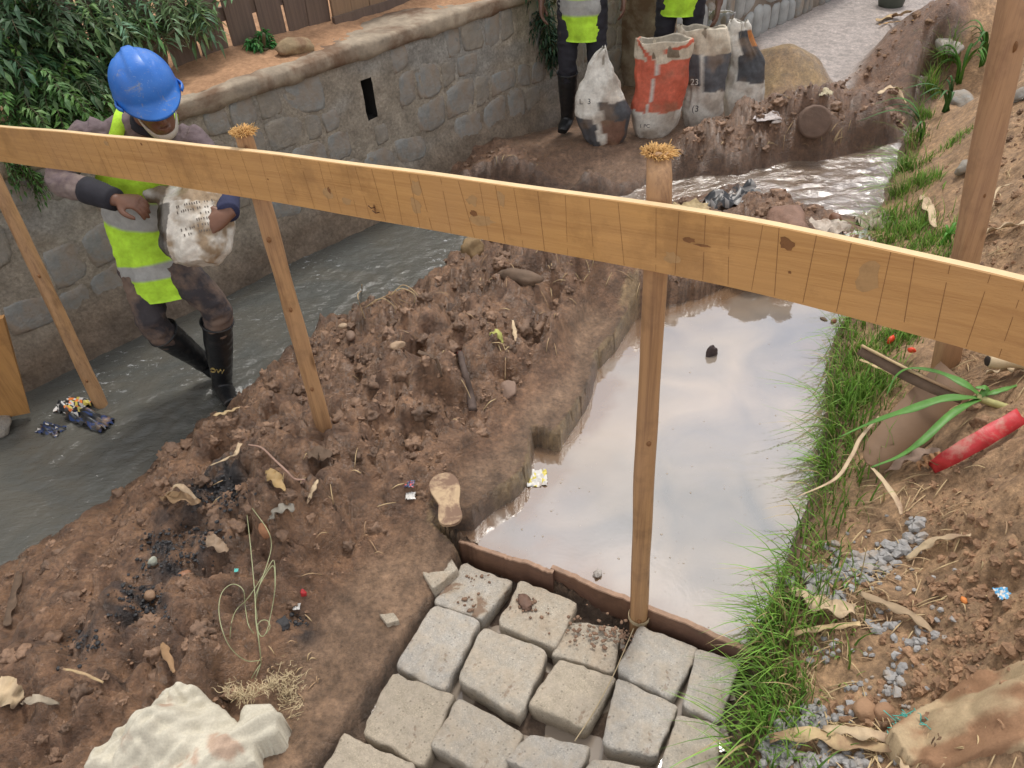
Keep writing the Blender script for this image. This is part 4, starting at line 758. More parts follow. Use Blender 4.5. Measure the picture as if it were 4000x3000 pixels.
def fr(v, q, a): return mnoise.noise(Vector((v[0] * a + q, v[1] * a, v[2] * a)))
def wrinkle(amp, f, axis=(0, 0, 1), st=2.2):
    ax = unit(axis)
    def d(v):
        w = v + ax * v.dot(ax) * (st - 1); return amp * (mnoise.fractal(Vector(w * f), 1, 2, 3) - 1.2 * abs(mnoise.noise(Vector(w * f * .7 + 5))) )
    return d
def hand_parts(w, d, nrm, thumb, curl, spread=.25, sc=1.0, curls=None):
    d = unit(d); nrm = unit(nrm - d * nrm.dot(d)); s = np.cross(d, nrm) * thumb; out = []                     # s points to the thumb side
    out.append(loft([w - d * .02, w, w + d * .03, w + d * .065, w + d * .092], np.array([.026, .027, .036, .040, .036]) * sc, np.array([.019, .018, .018, .015, .011]) * sc, lat=s, seg=14, n=9))
    for k, (off, ln, r) in enumerate(((.030, .070, .0092), (.010, .080, .0095), (-.010, .074, .0090), (-.029, .058, .0080))):
        c = w + d * .082 + s * off * sc; dd = unit(d + s * off * spread * 9); pts = [c - dd * .02, c]; cu = curl if curls is None else curls[k]
        for j, f in enumerate((.44, .31, .25)): a = cu * (1, 1.15, .8)[j]; dd = unit(dd * math.cos(a) - nrm * math.sin(a)); pts.append(pts[-1] + dd * ln * f * sc)
        out.append(loft(pts, np.array([r, r * 1.04, r * .98, r * .92, r * .7]) * sc, seg=10, lat=s, n=14))
    c = w + d * .022 + s * .022; dd = unit(d * .55 + s * .8 - nrm * .25); p = [c, c + dd * .035 * sc]; dd = unit(d * .9 + s * .35 - nrm * .35); p += [p[-1] + dd * .030 * sc]; dd = unit(d * 1. - nrm * .45); p += [p[-1] + dd * .026 * sc]
    out.append(loft(p, np.array([.013, .012, .0105, .008]) * sc, seg=10, lat=nrm, n=12)); return out
def head_parts(o, U, Fd, sc=1.0):
    """o = centre of the skull, U up, Fd where the face looks"""
    S = np.cross(Fd, U); T = lambda x, y, z: o + (S * x + Fd * y + U * z) * sc; out = []
    pr = [(-.118, .028, .030, .058), (-.105, .045, .050, .048), (-.075, .058, .075, .022), (-.045, .066, .086, .010), (-.010, .072, .092, .002), (.03, .076, .096, -.004), (.07, .070, .088, -.008), (.10, .050, .062, -.010), (.118, .022, .028, -.010)]
    n = len(pr); out.append(loft([T(0, p[3], p[0]) for p in pr], [p[1] * sc for p in pr], [p[2] * sc for p in pr], lat=S, seg=24, n=26))
    out.append(loft([T(0, .085, .012), T(0, .100, -.01), T(0, .112, -.032), T(0, .098, -.044)], np.array([.008, .011, .017, .012]) * sc, np.array([.010, .011, .013, .010]) * sc, lat=S, seg=10, n=10))
    for sg in (-1, 1):
        out.append(loft([T(.070 * sg, .0, -.045), T(.080 * sg, -.006, -.02), T(.084 * sg, -.012, .008), T(.076 * sg, -.004, .022)], np.array([.006, .010, .012, .006]) * sc, np.array([.004, .006, .007, .004]) * sc, lat=Fd, seg=8, n=9))
        out.append(loft([T(.014 * sg, .094, .022), T(.038 * sg, .090, .026), T(.056 * sg, .076, .018)], np.array([.007, .009, .006]) * sc, lat=U, seg=8, n=8))       # brow
    out.append(loft([T(-.026, .088, -.070), T(-.010, .099, -.066), T(0, .100, -.067), T(.010, .099, -.066), T(.026, .088, -.070)], np.array([.003, .006, .006, .006, .003]) * sc, lat=U, seg=8, n=10))
    out.append(loft([T(-.022, .088, -.078), T(0, .098, -.080), T(.022, .088, -.078)], np.array([.003, .007, .003]) * sc, lat=U, seg=8, n=8))
    return out, T, S
M_skin = simple('brown skin', (.17, .080, .048), .5, .15, 14, .0006); M_skin2 = simple('dark brown skin', (.12, .06, .04), .5, .15, 14, .0006)
M_eye = simple('eye white', (.55, .52, .48), .3, .05, 10, 0); M_pup = simple('pupil', (.01, .008, .006), .2, .1, 10, 0)
M_shirt = simple('worn purple grey jersey', (.150, .112, .118), .93, .28, 9, .0016, (.23, .18, .16), 6, .58, bs=120)
M_cuff = simple('dark ribbed cuff', (.022, .022, .030), .9, .3, 20, .001); M_navy = simple('navy cuff', (.025, .030, .075), .9, .3, 20, .001)
M_trou = simple('muddy charcoal trousers', (.040, .034, .037), .9, .35, 8, .002, (.17, .115, .085), 5, .50, bs=100)
M_boot = simple('black rubber boot', (.014, .015, .016), .38, .4, 10, .001, (.08, .06, .045), 6, .62); M_vest = vcol_mat('hi vis vest', (.7, .85), 30, .18, .003, 50, .3, 9, .30)
M_mask = simple('white face mask', (.55, .52, .46), .85, .15, 20, .001)
def helmet_mat():
    m, t, b = nodes('scuffed blue helmet shell'); v = coords(t); c = ramp(t, noise(t, v, 9, 5, .6), [(.3, (.018, .125, .47)), (.7, (.03, .18, .60))])
    c = mixc(t, ramp(t, noise(t, v, 14, 8, .75, .6), [(.57, g(0)), (.66, g(.75))]), c, (.27, .27, .25)); s = noise(t, coords(t, (9, 60, 30)), 4, 4, .7); c = mixc(t, ramp(t, s, [(.60, g(0)), (.68, g(.35))]), c, (.3, .42, .55))
    t.links.new(c, b.inputs['Base Color']); b.inputs['Roughness'].default_value = .38; return m
M_helm = helmet_mat(); M_strap = simple('helmet strap', (.02, .02, .03), .8, .2, 20, 0)
NEON = np.array([.46, .76, .05]); SILV = np.array([.36, .36, .34])
def helmet(o, U, Fd, parent, mat, sc=1.0):
    S = np.cross(Fd, U); n, s = 34, 72; V = []; F = []; prof = []
    for i in range(n):
        f = i / (n - 1)
        for j in range(s):
            th = j / s * 2 * math.pi; cx, cy = math.sin(th), math.cos(th)     # cy=+1 at the front
            if f < .80:
                a = f / .80 * math.pi / 2 * .98; rr = math.sin(a) ** .92; z = math.cos(a); x = .116 * rr * cx; y = .138 * rr * cy; zz = .030 + .125 * z
                band = max(0, 1 - abs(x) / .034 / (.55 + .9 * max(0, (y + .10) / .22))) if -.11 < y < .112 else 0; edge = min(1, max(0, (.112 - y) / .03)) * min(1, max(0, (y + .11) / .03))
                zz += .010 * (min(1, band * 3.0)) * edge; zz -= .004 * math.exp(-((abs(x) - .05) / .008) ** 2) * (1 if f > .3 else 0) * edge
            else:
                g_ = (f - .80) / .20; flare = .006 + .040 * max(0, cy) ** 2.2 + .004; rr = 1 + 0 * g_; x = cx * (.116 + flare * .45 * g_ * (1 if cy < .2 else 1)); y = cy * (.138 + flare * g_); zz = .030 - .024 * g_ - .016 * g_ * max(0, cy) ** 2 + .01 * g_ * max(0, -cy) 
            V.append(o + (S * x + Fd * y + U * zz) * sc)
    for i in range(n - 1):
        for j in range(s): F.append((i * s + j, i * s + (j + 1) % s, (i + 1) * s + (j + 1) % s, (i + 1) * s + j))
    k = len(V); m_ = n - 1
    for j in range(s): th = j / s * 2 * math.pi; V.append(o + (S * math.sin(th) * .106 + Fd * math.cos(th) * .126 + U * .012) * sc)
    for j in range(s): F.append((m_ * s + j, m_ * s + (j + 1) % s, k + (j + 1) % s, k + j))
    h = mesh('hard_hat', V, F, mat, parent)
    for sg in (-1, 1):                                                        # side slots
        V2, F2 = loft([o + S * sg * .118 + Fd * .02 + U * .012, o + S * sg * .124 + Fd * .055 + U * .012, o + S * sg * .112 + Fd * .085 + U * .010], [.010, .012, .008], [.004, .005, .004], lat=U, seg=8, n=8); mesh('slot_cover', V2, F2, mat, h)
    return h
def person(label, J, U, Fd, helm=None, vest=None, shirt=None, trousers=None, skin=None, hands=None, boots=True, voxel=.007, scale=1.0, group=None, chest_r=(.155, .105)):
    o = thing('person', label, 'person', J['base'], group); S = unit(J['shL'] - J['shR']); body = []; skin = skin or M_skin
    hp, T, HS = head_parts(J['head'], U, Fd); body += hp
    body.append(loft([J['chest'], J['neck'], J['head'] - U * .06 - Fd * .01], [.05, .052, .05], seg=16, lat=HS, n=8))
    body.append(loft([J['pelvis'], J['waist'], J['chest'], J['neck'] * .6 + J['chest'] * .4], [.11, .10, .11, .05], [.07, .07, .075, .05], lat=S, seg=16, n=12))
    for a in 'RL':
        sg = -1 if a == 'R' else 1
        body.append(loft([J['chest'] * .3 + J['sh' + a] * .7, J['sh' + a], (J['sh' + a] + J['el' + a]) / 2, J['el' + a], (J['el' + a] + J['wr' + a]) / 2, J['wr' + a]], [.035, .040, .036, .032, .032, .025], seg=14, n=26))
        body += hand_parts(J['wr' + a], *hands[a])
        body.append(loft([J['hip' + a], (J['hip' + a] + J['kn' + a]) / 2, J['kn' + a], (J['kn' + a] + J['an' + a]) / 2, J['an' + a]], [.055, .055, .048, .036, .025], seg=14, n=24))
        body.append(loft([J['pelvis'], J['hip' + a]], [.07, .055], seg=12))
    V, F = bake(body, voxel * .8, 2); mesh('body', V, F, skin, o)
    for sg in (-1, 1):
        for m_, r, dd, nm in ((M_eye, .0115, .0, 'eye'), (M_pup, .006, .0075, 'pupil')):
            V, F = ICO[2]; mesh(nm, V * r + T(.032 * sg, .078 + dd, .004), F, m_, o)
    # shirt
    sh = [loft([J['pelvis'] + (J['waist'] - J['pelvis']) * .1, J['waist'], J['chest'], (J['shR'] + J['shL']) / 2 * .5 + J['chest'] * .5, (J['shR'] + J['shL']) / 2 * .75 + J['neck'] * .25, J['neck']], np.array([.145, .14, chest_r[0], .165, .13, .064]), np.array([.10, .10, chest_r[1], .10, .08, .060]), lat=S, seg=28, n=22)]
    for a in 'RL':
        m1 = (J['sh' + a] + J['el' + a]) / 2; m2 = (J['el' + a] + J['wr' + a]) / 2; e2 = J['wr' + a] + (J['el' + a] - J['wr' + a]) * .12
        sh.append(loft([J['chest'] * .35 + J['sh' + a] * .65, J['sh' + a], m1, J['el' + a], m2, e2], [.070, .066, .060, .055, .050, .040], seg=18, n=30))
    V, F = bake(sh, voxel, 4, wrinkle(.0065, 13)); mesh('jersey', V, F, shirt or M_shirt, o)
    V, F = loft([J['neck'] - unit(J['neck'] - J['chest']) * .012, J['neck'] + unit(J['head'] - J['neck']) * .018], [.066, .058], [.062, .054], lat=S, seg=24, n=6); mesh('collar', V, F, M_cuff, o)
    # trousers
    tr = [loft([J['waist'] * .5 + J['pelvis'] * .5, J['pelvis'], (J['hipR'] + J['hipL']) / 2 - (J['waist'] - J['pelvis']) * .12], [.130, .150, .13], [.09, .108, .10], lat=S, seg=24, n=10)]
    for a in 'RL':
        kn, an, hp_ = J['kn' + a], J['an' + a], J['hip' + a]; e2 = kn + (an - kn) * J.get('cuff' + a, .35)
        tr.append(loft([hp_ + (hp_ - kn) * .12, hp_, (hp_ + kn) / 2, kn, e2], [.085, .090, .077, .066, .066], seg=20, n=26))
    V, F = bake(tr, voxel, 4, wrinkle(.0075, 12)); mesh('trousers', V, F, trousers or M_trou, o)
    if boots:
        for a in 'RL':
            kn, an, to = J['kn' + a], J['an' + a], J['to' + a]; tp = kn + (an - kn) * .18; d = unit(an - kn); ft = unit(to - an)
            outer = [loft([tp, kn + (an - kn) * .5, an - d * .02, an + d * .04], [.069, .064, .050, .050], seg=24, n=18), loft([an - ft * .05 + d * .03, an + d * .04, to * .5 + an * .5 + d * .035, to + d * .03], [.040, .046, .046, .036], [.03, .036, .034, .024], lat=np.cross(ft, d), seg=16, n=14)]
            V, F = bake(outer, .006, 3, wrinkle(.0025, 14)); b = mesh('rubber_boot', V, F, M_boot, o); ring = []
            th = np.linspace(0, 2 * math.pi, 33); l1 = unit(np.cross(d, [.3, .9, .1])); l2 = np.cross(d, l1); V, F = loft([tp + (l1 * math.cos(t_) + l2 * math.sin(t_)) * .071 for t_ in th], .005, seg=8, lat=d); mesh('boot_rim', V, F, M_boot, b)
    if vest is not None:
        pth = catmull([J['pelvis'] * (1 + vest[0]) - J['waist'] * vest[0], J['pelvis'], J['waist'], J['chest'], J['chest'] * .62 + (J['shR'] + J['shL']) * .19], 60); ra = np.interp(np.linspace(0, 1, 60), [0, .25, .5, .8, 1], [.158, .160, .152, .170, .172]); rb = np.interp(np.linspace(0, 1, 60), [0, .25, .5, .8, 1], [.125, .125, .120, .118, .108])
        V, F = loft(pth, ra, rb, lat=S, seg=64, cap=False); Cc = np.zeros((len(V), 4)); Cc[:, 3] = .5
        for i in range(60):
            f = i / 59; col = NEON
            for lo, hi in vest[1]:
                if lo < f < hi: col = SILV
            for j in range(64):
                k = i * 64 + j; Cc[k, :3] = col; v = V[k]; nz = .015 * fr(v, 3, 9) + .006 * fr(v, 4, 45) + .004 * fr(v, 8, 25) - .008 * abs(fr(v * np.array([1.6, 1.6, .5]), 2, 9)); V[k] = v + (v - pth[i]) / .15 * nz
        n0 = len(V); V = np.vstack([V, V * 1.0]);  # inner side
        for i in range(60):
            for j in range(64): k = i * 64 + j; V[n0 + k] = V[k] + (pth[i] - V[k]) * .03
        F = F + [tuple(x + n0 for x in f[::-1]) for f in F] + [(j, (j + 1) % 64, n0 + (j + 1) % 64, n0 + j) for j in range(64)] + [(59 * 64 + j, 59 * 64 + (j + 1) % 64, n0 + 59 * 64 + (j + 1) % 64, n0 + 59 * 64 + j) for j in range(64)]
        vo = mesh('safety_vest', V, F, M_vest, o, cols=np.vstack([Cc, Cc]))
        fwd = np.cross(S, unit(J['neck'] - J['waist'])); fwd = fwd if fwd.dot(IC) > 0 else -fwd
        for a, sg in (('R', -1), ('L', 1)):
            shp = J['neck'] * .55 + J['sh' + a] * .45; upd = unit(J['neck'] - J['chest']); top_ = pth[-1]
            pts = [top_ + S * sg * .105 + fwd * .106, shp + fwd * .085 - upd * .01, shp + upd * .060 + fwd * .02, shp + upd * .040 - fwd * .07, top_ + S * sg * .105 - fwd * .106]
            V, F = ribbon(pts, [.036, .026, .026, .028, .036], nrm=[fwd] * 0 or np.array([unit(q) for q in catmull([fwd, fwd + upd * .4, upd, upd * .4 - fwd, -fwd], 24)]), thick=.004, n=24, seed=4); mesh('vest_strap', V, F, M_vest, vo, cols=np.tile(np.r_[NEON, .5], (len(V), 1)))
    if helm: helmet(J['head'] + U * .040, U, Fd, o, helm)
    return o, T, HS

J = dict(base=P(850, 1480, -.30), head=D(588, 392, 3.04), neck=D(572, 478, 3.15), chest=D(540, 640, 3.27), waist=D(560, 870, 3.44), pelvis=D(610, 1010, 3.52),
         shR=D(345, 520, 3.20), shL=D(735, 540, 3.27), elR=D(232, 705, 3.20), wrR=D(455, 782, 3.10), elL=D(872, 690, 3.32), wrL=D(892, 832, 3.14),
         hipR=D(545, 1050, 3.54), knR=D(603, 1275, 3.58), anR=D(775, 1400, 3.86), toR=D(860, 1462, 3.95), hipL=D(680, 1035, 3.52), knL=D(842, 1200, 3.56), anL=D(868, 1490, 3.90), toL=D(905, 1560, 3.72), cuffL=.30, cuffR=.34)
vdir = unit(CAM - J['head']); upp = unit(np.array([0, 0, 1.]) - vdir * vdir[2]); ca = math.radians(55)
U0 = unit(vdir * math.cos(ca) + upp * math.sin(ca)); F0 = unit(vdir * math.sin(ca) - upp * math.cos(ca)); F0 = unit(F0 + IR * .16); U0 = unit(U0 - F0 * U0.dot(F0))
U0 = unit(U0 - IR * .08); F0 = unit(F0 - U0 * F0.dot(U0))
worker, HT, HS = person('worker in blue hard hat and yellow vest wading with a filled white sack', J, U0, F0, M_helm, (1.0, [(.16, .27), (.52, .64)]), None, None, M_skin,
    dict(R=(unit(IR * .95 - IU * .10 + IC * .1), unit(IC * .75 + IU * .5), 1, 1.0, .1), L=(unit(-IR * .72 - IU * .58 + IC * .25), unit(IC * .85 + IR * .35), 1, .28, .35)), voxel=.007)
# dark sleeve bands, mask under the chin, torn knee, boot letters
for pts, r, m_, nm in (([J['wrR'] + (J['elR'] - J['wrR']) * .50, J['wrR'] + (J['elR'] - J['wrR']) * .02], [.055, .045], M_cuff, 'sleeve_band'), ([J['wrL'] + (J['elL'] - J['wrL']) * .45, J['wrL'] + (J['elL'] - J['wrL']) * .0], [.054, .043], M_navy, 'sleeve_cuff')):
    V, F = loft([pts[0], (pts[0] + pts[1]) / 2, pts[1]], [r[0], (r[0] + r[1]) / 2, r[1]], seg=24, n=10, wob=.04); mesh(nm, V, F, m_, worker)
pts = [HT(-.076, .0, -.02), HT(-.062, .03, -.078), HT(-.038, .060, -.112), HT(0, .074, -.122), HT(.038, .060, -.112), HT(.062, .03, -.078), HT(.076, .0, -.02)]
V, F = ribbon(pts, [.004, .009, .015, .017, .015, .009, .004], nrm=np.array([unit(HS * x + F0 * y - U0 * .3) for x, y in zip(np.linspace(-1, 1, 24), np.sin(np.linspace(0, 3.14, 24)) + .05)]), thick=.003, n=24); mesh('chin_mask', V, F, M_mask, worker)
V, F = lump(J['knR'] + IC * .052 - IR * .015 + IU * .02, (.020, .014, .020), 3, 2, .15); mesh('torn_knee_skin', V, F, simple('bare knee skin', (.33, .16, .11), .6, .15, 30, .001), worker)
def flat_text(txt, pos, right, up, size, mat, parent, name='printed_lettering', ext=.0006):
    cu = bpy.data.curves.new('print', 'FONT'); cu.body = txt; cu.size = size; cu.extrude = ext; tmp = bpy.data.objects.new('tmp', cu); COL.objects.link(tmp)
    me = bpy.data.meshes.new_from_object(tmp.evaluated_get(bpy.context.evaluated_depsgraph_get())); bpy.data.objects.remove(tmp); me.materials.clear(); me.materials.append(mat)
    o = tag(bpy.data.objects.new(name, me), kind='stuff'); COL.objects.link(o); o.parent = parent; z = np.cross(right, up); q = pos - WORIG[parent.name]
    o.matrix_local = Matrix(((right[0], up[0], z[0], q[0]), (right[1], up[1], z[1], q[1]), (right[2], up[2], z[2], q[2]), (0, 0, 0, 1))); return o
bp = J['knL'] * .25 + J['anL'] * .75; rt = unit(IR + np.array([0, 0, .0])); rt = unit(rt - unit(J['anL'] - J['knL']) * rt.dot(unit(J['anL'] - J['knL']))); upb = -unit(J['anL'] - J['knL']); zz = np.cross(rt, upb)
flat_text('OW', bp + zz * .058 - rt * .035, rt, upb, .036, simple('yellow boot paint', (.50, .37, .12), .8, .3, 60, 0, (.06, .05, .04), 60, .5), worker, ext=.004)
# the sack he carries
Bc = D(768, 862, 3.20); parts = [loft([Bc - IU * .175 - IC * .0, Bc - IU * .125, Bc, Bc + IU * .10 + IC * .0, Bc + IU * .16 - IR * .03], [.085, .135, .152, .130, .06], [.06, .10, .115, .10, .05], lat=IR, seg=28, n=22), loft([Bc + IU * .08 - IR * .06, Bc + IU * .10 - IR * .13 + IC * .02, Bc + IU * .085 - IR * .19 + IC * .03], [.06, .040, .03], seg=14, n=10)]
V, F = bake(parts, .0055, 3, wrinkle(.011, 11, IR, 1.6)); Cc = np.zeros((len(V), 4)); Cc[:, 3] = .6
for k, v in enumerate(V):
    q = v - Bc; u_, w_ = q.dot(IR), q.dot(IU); co = np.array([.66, .62, .54]); st = mnoise.fractal(Vector(v * 11), 1, 2, 4) + .35 * (w_ > .06) + .12; co = co + (np.array([.26, .17, .085]) - co) * float(np.clip(st * 1.9, 0, .88))
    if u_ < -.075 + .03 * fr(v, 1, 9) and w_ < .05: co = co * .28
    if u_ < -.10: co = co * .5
    Cc[k, :3] = co
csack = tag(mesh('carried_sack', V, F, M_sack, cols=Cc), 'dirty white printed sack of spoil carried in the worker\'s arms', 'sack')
mb = MB(); r_ = np.random.RandomState(8); dgs = bpy.context.evaluated_depsgraph_get()
for row in range(7):
    x_ = -.055 + .012 * row; 
M_faint = simple('faded black print', (.14, .12, .10), .7, .3, 60, 0)
from mathutils.bvhtree import BVHTree
bv = BVHTree.FromPolygons([Vector(v) for v in V], F)
def on_sack(u_, w_):
    o_ = Bc + IR * u_ + IU * w_ + IC * .5; h_ = bv.ray_cast(Vector(o_), Vector(-IC)); return None if h_[0] is None else np.array(h_[0]) + IC * .0015
for row in range(6):
    for k in range(16):
        if r_.rand() < .25: continue
        u0 = -.035 + k * .0085 + .004 * row; w0 = .03 - row * .022 + k * .0022; p_ = on_sack(u0, w0)
        if p_ is None or (row in (2, 3) and k < 8): continue
        a_ = (IR * .9 + IU * .25) * .0024; b_ = (IU * .95 - IR * .25) * (.003 + .003 * r_.rand()); mb.add([p_ - a_ - b_, p_ + a_ - b_, p_ + a_ + b_, p_ - a_ + b_], [(0, 1, 2, 3)])
tag(mb.build('printed_lettering', M_faint, csack), kind='stuff')

# the two standing workers, their heads above the picture
def standing(label, b, face, lat_off, helm, vestb, shirt, arms, grp, lean=0.0, skin=M_skin2):
    f = unit(np.r_[face, 0]); S = np.array([-f[1], f[0], 0]); z = np.array([0, 0, 1.]); q = lambda x, y, h: b + S * x + f * y + z * h        # S = the person's left
    J = dict(base=b, head=q(0, .03, 1.56), neck=q(0, 0, 1.41), chest=q(0, 0, 1.20), waist=q(0, 0, 1.0), pelvis=q(0, 0, .88), shR=q(-.17, 0, 1.36), shL=q(.17, 0, 1.36),
             hipR=q(-.08, 0, .84), hipL=q(.08, 0, .84), knR=q(-.10, .04, .46), knL=q(.10, .03, .46), anR=q(-.11, 0, .10), anL=q(.11, 0, .10), toR=q(-.13, .14, .05), toL=q(.14, .13, .05))
    for a, (el, wr) in arms.items(): J['el' + a] = q(*el); J['wr' + a] = q(*wr)
    hd = {a: (unit(J['wr' + a] - J['el' + a]), S * (-1 if a == 'R' else 1), (1 if a == 'R' else -1), .35, .1) for a in 'RL'}
    return person(label, J, z, f, helm, vestb, shirt, M_tr2, skin, hd, voxel=.010)
M_tr2 = simple('dark navy trousers', (.022, .021, .028), .9, .3, 8, .002, (.10, .07, .05), 4, .66); M_gsh = simple('grey sweatshirt', (.21, .20, .185), .93, .25, 9, .0015); M_rsh = simple('red jacket', (.42, .035, .055), .8, .25, 9, .0015)
M_helm2 = simple('yellow helmet shell', (.6, .42, .04), .4, .2, 9, .0005)
bA = P(2262, 520, -.02); bA[:2] += np.array([.04, .10])
standing('worker with grey sleeves and yellow vest standing behind the pointed white sack', bA, (-.25, -1), 0, M_helm2, (2.2, [(.14, .24), (.46, .56), (.82, .92)]), M_gsh, dict(R=((-.27, -.02, 1.10), (-.26, .06, .86)), L=((.26, -.04, 1.10), (.27, .03, .88))), None)
bB = P(2632, 420, .0); 
standing('worker with red sleeve and yellow vest bending behind the sacks', bB, (-.35, -1), 0, M_helm2, (1.9, [(.30, .50), (.75, .85)]), M_rsh, dict(R=((-.25, -.03, 1.10), (-.18, .15, .95)), L=((.27, .02, .98), (.26, .14, .74))), None)

# ================================================================== VEGETATION
def leaf_mat(name, rough=.5):
    m, t, b = nodes(name); a = N(t, 'VertexColor', layer_name='Col'); c = mixc(t, 1.0, a.outputs[0], ramp(t, noise(t, coords(t), 40, 3, .6), [(.3, g(.75)), (.7, g(1.25))]), 'MULTIPLY'); t.links.new(c, b.inputs['Base Color'])
    b.inputs['Roughness'].default_value = rough; tr = N(t, 'BsdfTranslucent'); t.links.new(c, tr.inputs[0]); mx = N(t, 'MixShader'); mx.inputs[0].default_value = .25; o = [n for n in t.nodes if n.type == 'OUTPUT_MATERIAL'][0]
    t.links.new(b.outputs[0], mx.inputs[1]); t.links.new(tr.outputs[0], mx.inputs[2]); t.links.new(mx.outputs[0], o.inputs[0]); return m
M_leaf = leaf_mat('green leaf'); M_grass = leaf_mat('grass blade', .55); M_stem = simple('brown green stem', (.10, .085, .045), .8, .3, 20, .001)
def leaf_arrays():
    return dict(V=[], F=[], C=[], n=0)
def add_leaf(L, p, d, nrm, ln, w, col, droop=.25):
    d = unit(d); s = unit(np.cross(d, nrm)); u = np.cross(s, d); m_ = p + d * ln * .45 + u * ln * .05; e = p + d * ln - np.array([0, 0, ln * droop])
    L['V'] += [p, m_ + s * w, m_ - u * w * .25, m_ - s * w, e]; n = L['n']; L['F'] += [(n, n + 1, n + 2), (n, n + 2, n + 3), (n + 1, n + 4, n + 2), (n + 2, n + 4, n + 3)]; L['C'] += [col] * 5; L['n'] += 5
def leaf_obj(L, name, mat, parent=None, **k): V = np.array(L['V']); C = np.array(L['C']); return mesh(name, V, L['F'], mat, parent, cols=np.c_[C, np.ones(len(C))], smooth=False, **k)
def shrub(label, base, tips, seed, nspray=60, spl=.28, leafl=.055, leafw=.010, col=(.050, .115, .028), name='shrub', grp='shrubs above the stone wall', lean=(0, 0, 0), pinn=11):
    r_ = np.random.RandomState(seed); t = thing(name, label, 'plant', base, grp); L = leaf_arrays(); mb = MB(); col = np.array(col)
    for k in range(int(nspray * 1.35)):
        c0, rad = tips[r_.randint(len(tips))]; c0 = np.array(c0); q = unit(r_.randn(3)) * (r_.rand() ** .4); e = c0 + q * rad; st = e - unit(q + np.array([0, 0, .5])) * spl * (.6 + .6 * r_.rand()); dirn = unit(e - st + np.array([0, 0, -.2]) + np.asarray(lean))
        pts = catmull([st, (st + e) / 2 + [0, 0, .03], e, e + dirn * .06 - [0, 0, .03]], 12)
        V, F = loft(pts, np.linspace(.003, .0012, 12), seg=4, lat=(.3, .9, .1)); mb.add(V, F); br = .55 + .9 * r_.rand(); cc = col * br * np.array([1 + .3 * r_.randn() * .4, 1, 1 + .2 * r_.randn()])
        for i in range(1, pinn + 1):
            f = i / (pinn + 1) * 10.9; j = int(f); p = pts[j] + (pts[j + 1] - pts[j]) * (f - j); T_ = unit(pts[min(j + 1, 11)] - pts[j]); sd = unit(np.cross(T_, [0, 0, 1.]) + r_.randn(3) * .15)
            for sg in (-1, 1): add_leaf(L, p, T_ * (.55 + .2 * r_.rand()) + sd * sg, [0, 0, 1.] + r_.randn(3) * .35, leafl * (1.1 - .5 * abs(i / pinn - .4)) * (.7 + .6 * r_.rand()), leafw * (.55 + .45 * r_.rand()), np.clip(cc * (.8 + .45 * r_.rand()), .004, 1))
        add_leaf(L, pts[-1], pts[-1] - pts[-2], [0, 0, 1.], leafl, leafw, np.clip(cc, .004, 1))
    for c0, rad in tips:
        V, F = loft(catmull([base, (np.array(base) + np.array(c0)) / 2 + r_.randn(3) * .04, c0], 10), np.linspace(.012, .005, 10), seg=6, lat=(.3, .9, .1)); mb.add(V, F)
    mb.build('stem', M_stem, t); leaf_obj(L, 'leaves', M_leaf, t); return t
def WZ(px, py, off): s_, z_ = WP(px, py, off); return wpos(s_, off, z_)
shrub('dense feathery green shrub spilling over the wall beside the worker', WZ(150, 560, .1), [(WZ(60, 430, .10), .16), (WZ(200, 350, .12), .17), (WZ(330, 420, .12), .13), (WZ(80, 300, .18), .17), (WZ(260, 470, .06), .12)], 31, 120, .22, .05, .011, (.12, .24, .07))
shrub('tall dark shrub at the top corner over the fence foot', WZ(60, 330, .30), [(WZ(60, 120, .26), .22), (WZ(220, 180, .26), .20), (WZ(120, 20, .3), .22), (WZ(300, 300, .22), .15), (WZ(-80, 200, .3), .25)], 32, 130, .26, .07, .012, (.08, .15, .06))
shrub('pale arching shrub with long leaves hanging over the pickets', WZ(430, 330, .34), [(WZ(380, 90, .36), .17), (WZ(500, 60, .36), .17), (WZ(640, 60, .36), .15), (WZ(760, 40, .36), .10), (WZ(440, 190, .32), .12)], 33, 62, .26, .085, .010, (.14, .24, .10), lean=(.1, -.2, -.3))
shrub('small low weed clump trailing down the wall under the rail', WZ(120, 640, -.02), [(WZ(90, 660, -.04), .07), (WZ(40, 620, -.03), .07), (WZ(140, 700, -.05), .04)], 34, 22, .08, .03, .006, (.07, .16, .03))
shrub('small bright weed growing at the foot of the pickets', WZ(1030, 190, .33), [(WZ(1030, 165, .33), .07), (WZ(990, 180, .33), .05), (WZ(1060, 185, .32), .04)], 35, 26, .07, .035, .010, (.06, .22, .05))
shrub('dark creeper hanging down the far end of the rubble wall', WZ(2130, 20, -.02), [(WZ(2130, 60, -.05), .10), (WZ(2150, 140, -.05), .08), (WZ(2120, -60, -.03), .15), (WZ(2160, 200, -.04), .05)], 36, 60, .14, .05, .008, (.03, .075, .035))
V, F = lump(WZ(1150, 185, .14) + [0, 0, -.01], (.105, .075, .062), 11, 3, .22, 1.2, .5, angular=5); tag(mesh('loose_stone', V, F, simple('yellow brown stone', (.32, .235, .135), .9, .4, 12, .006, (.20, .12, .07), 6, .5)), 'yellow brown stone block resting on the wall top before the fence', 'stone')

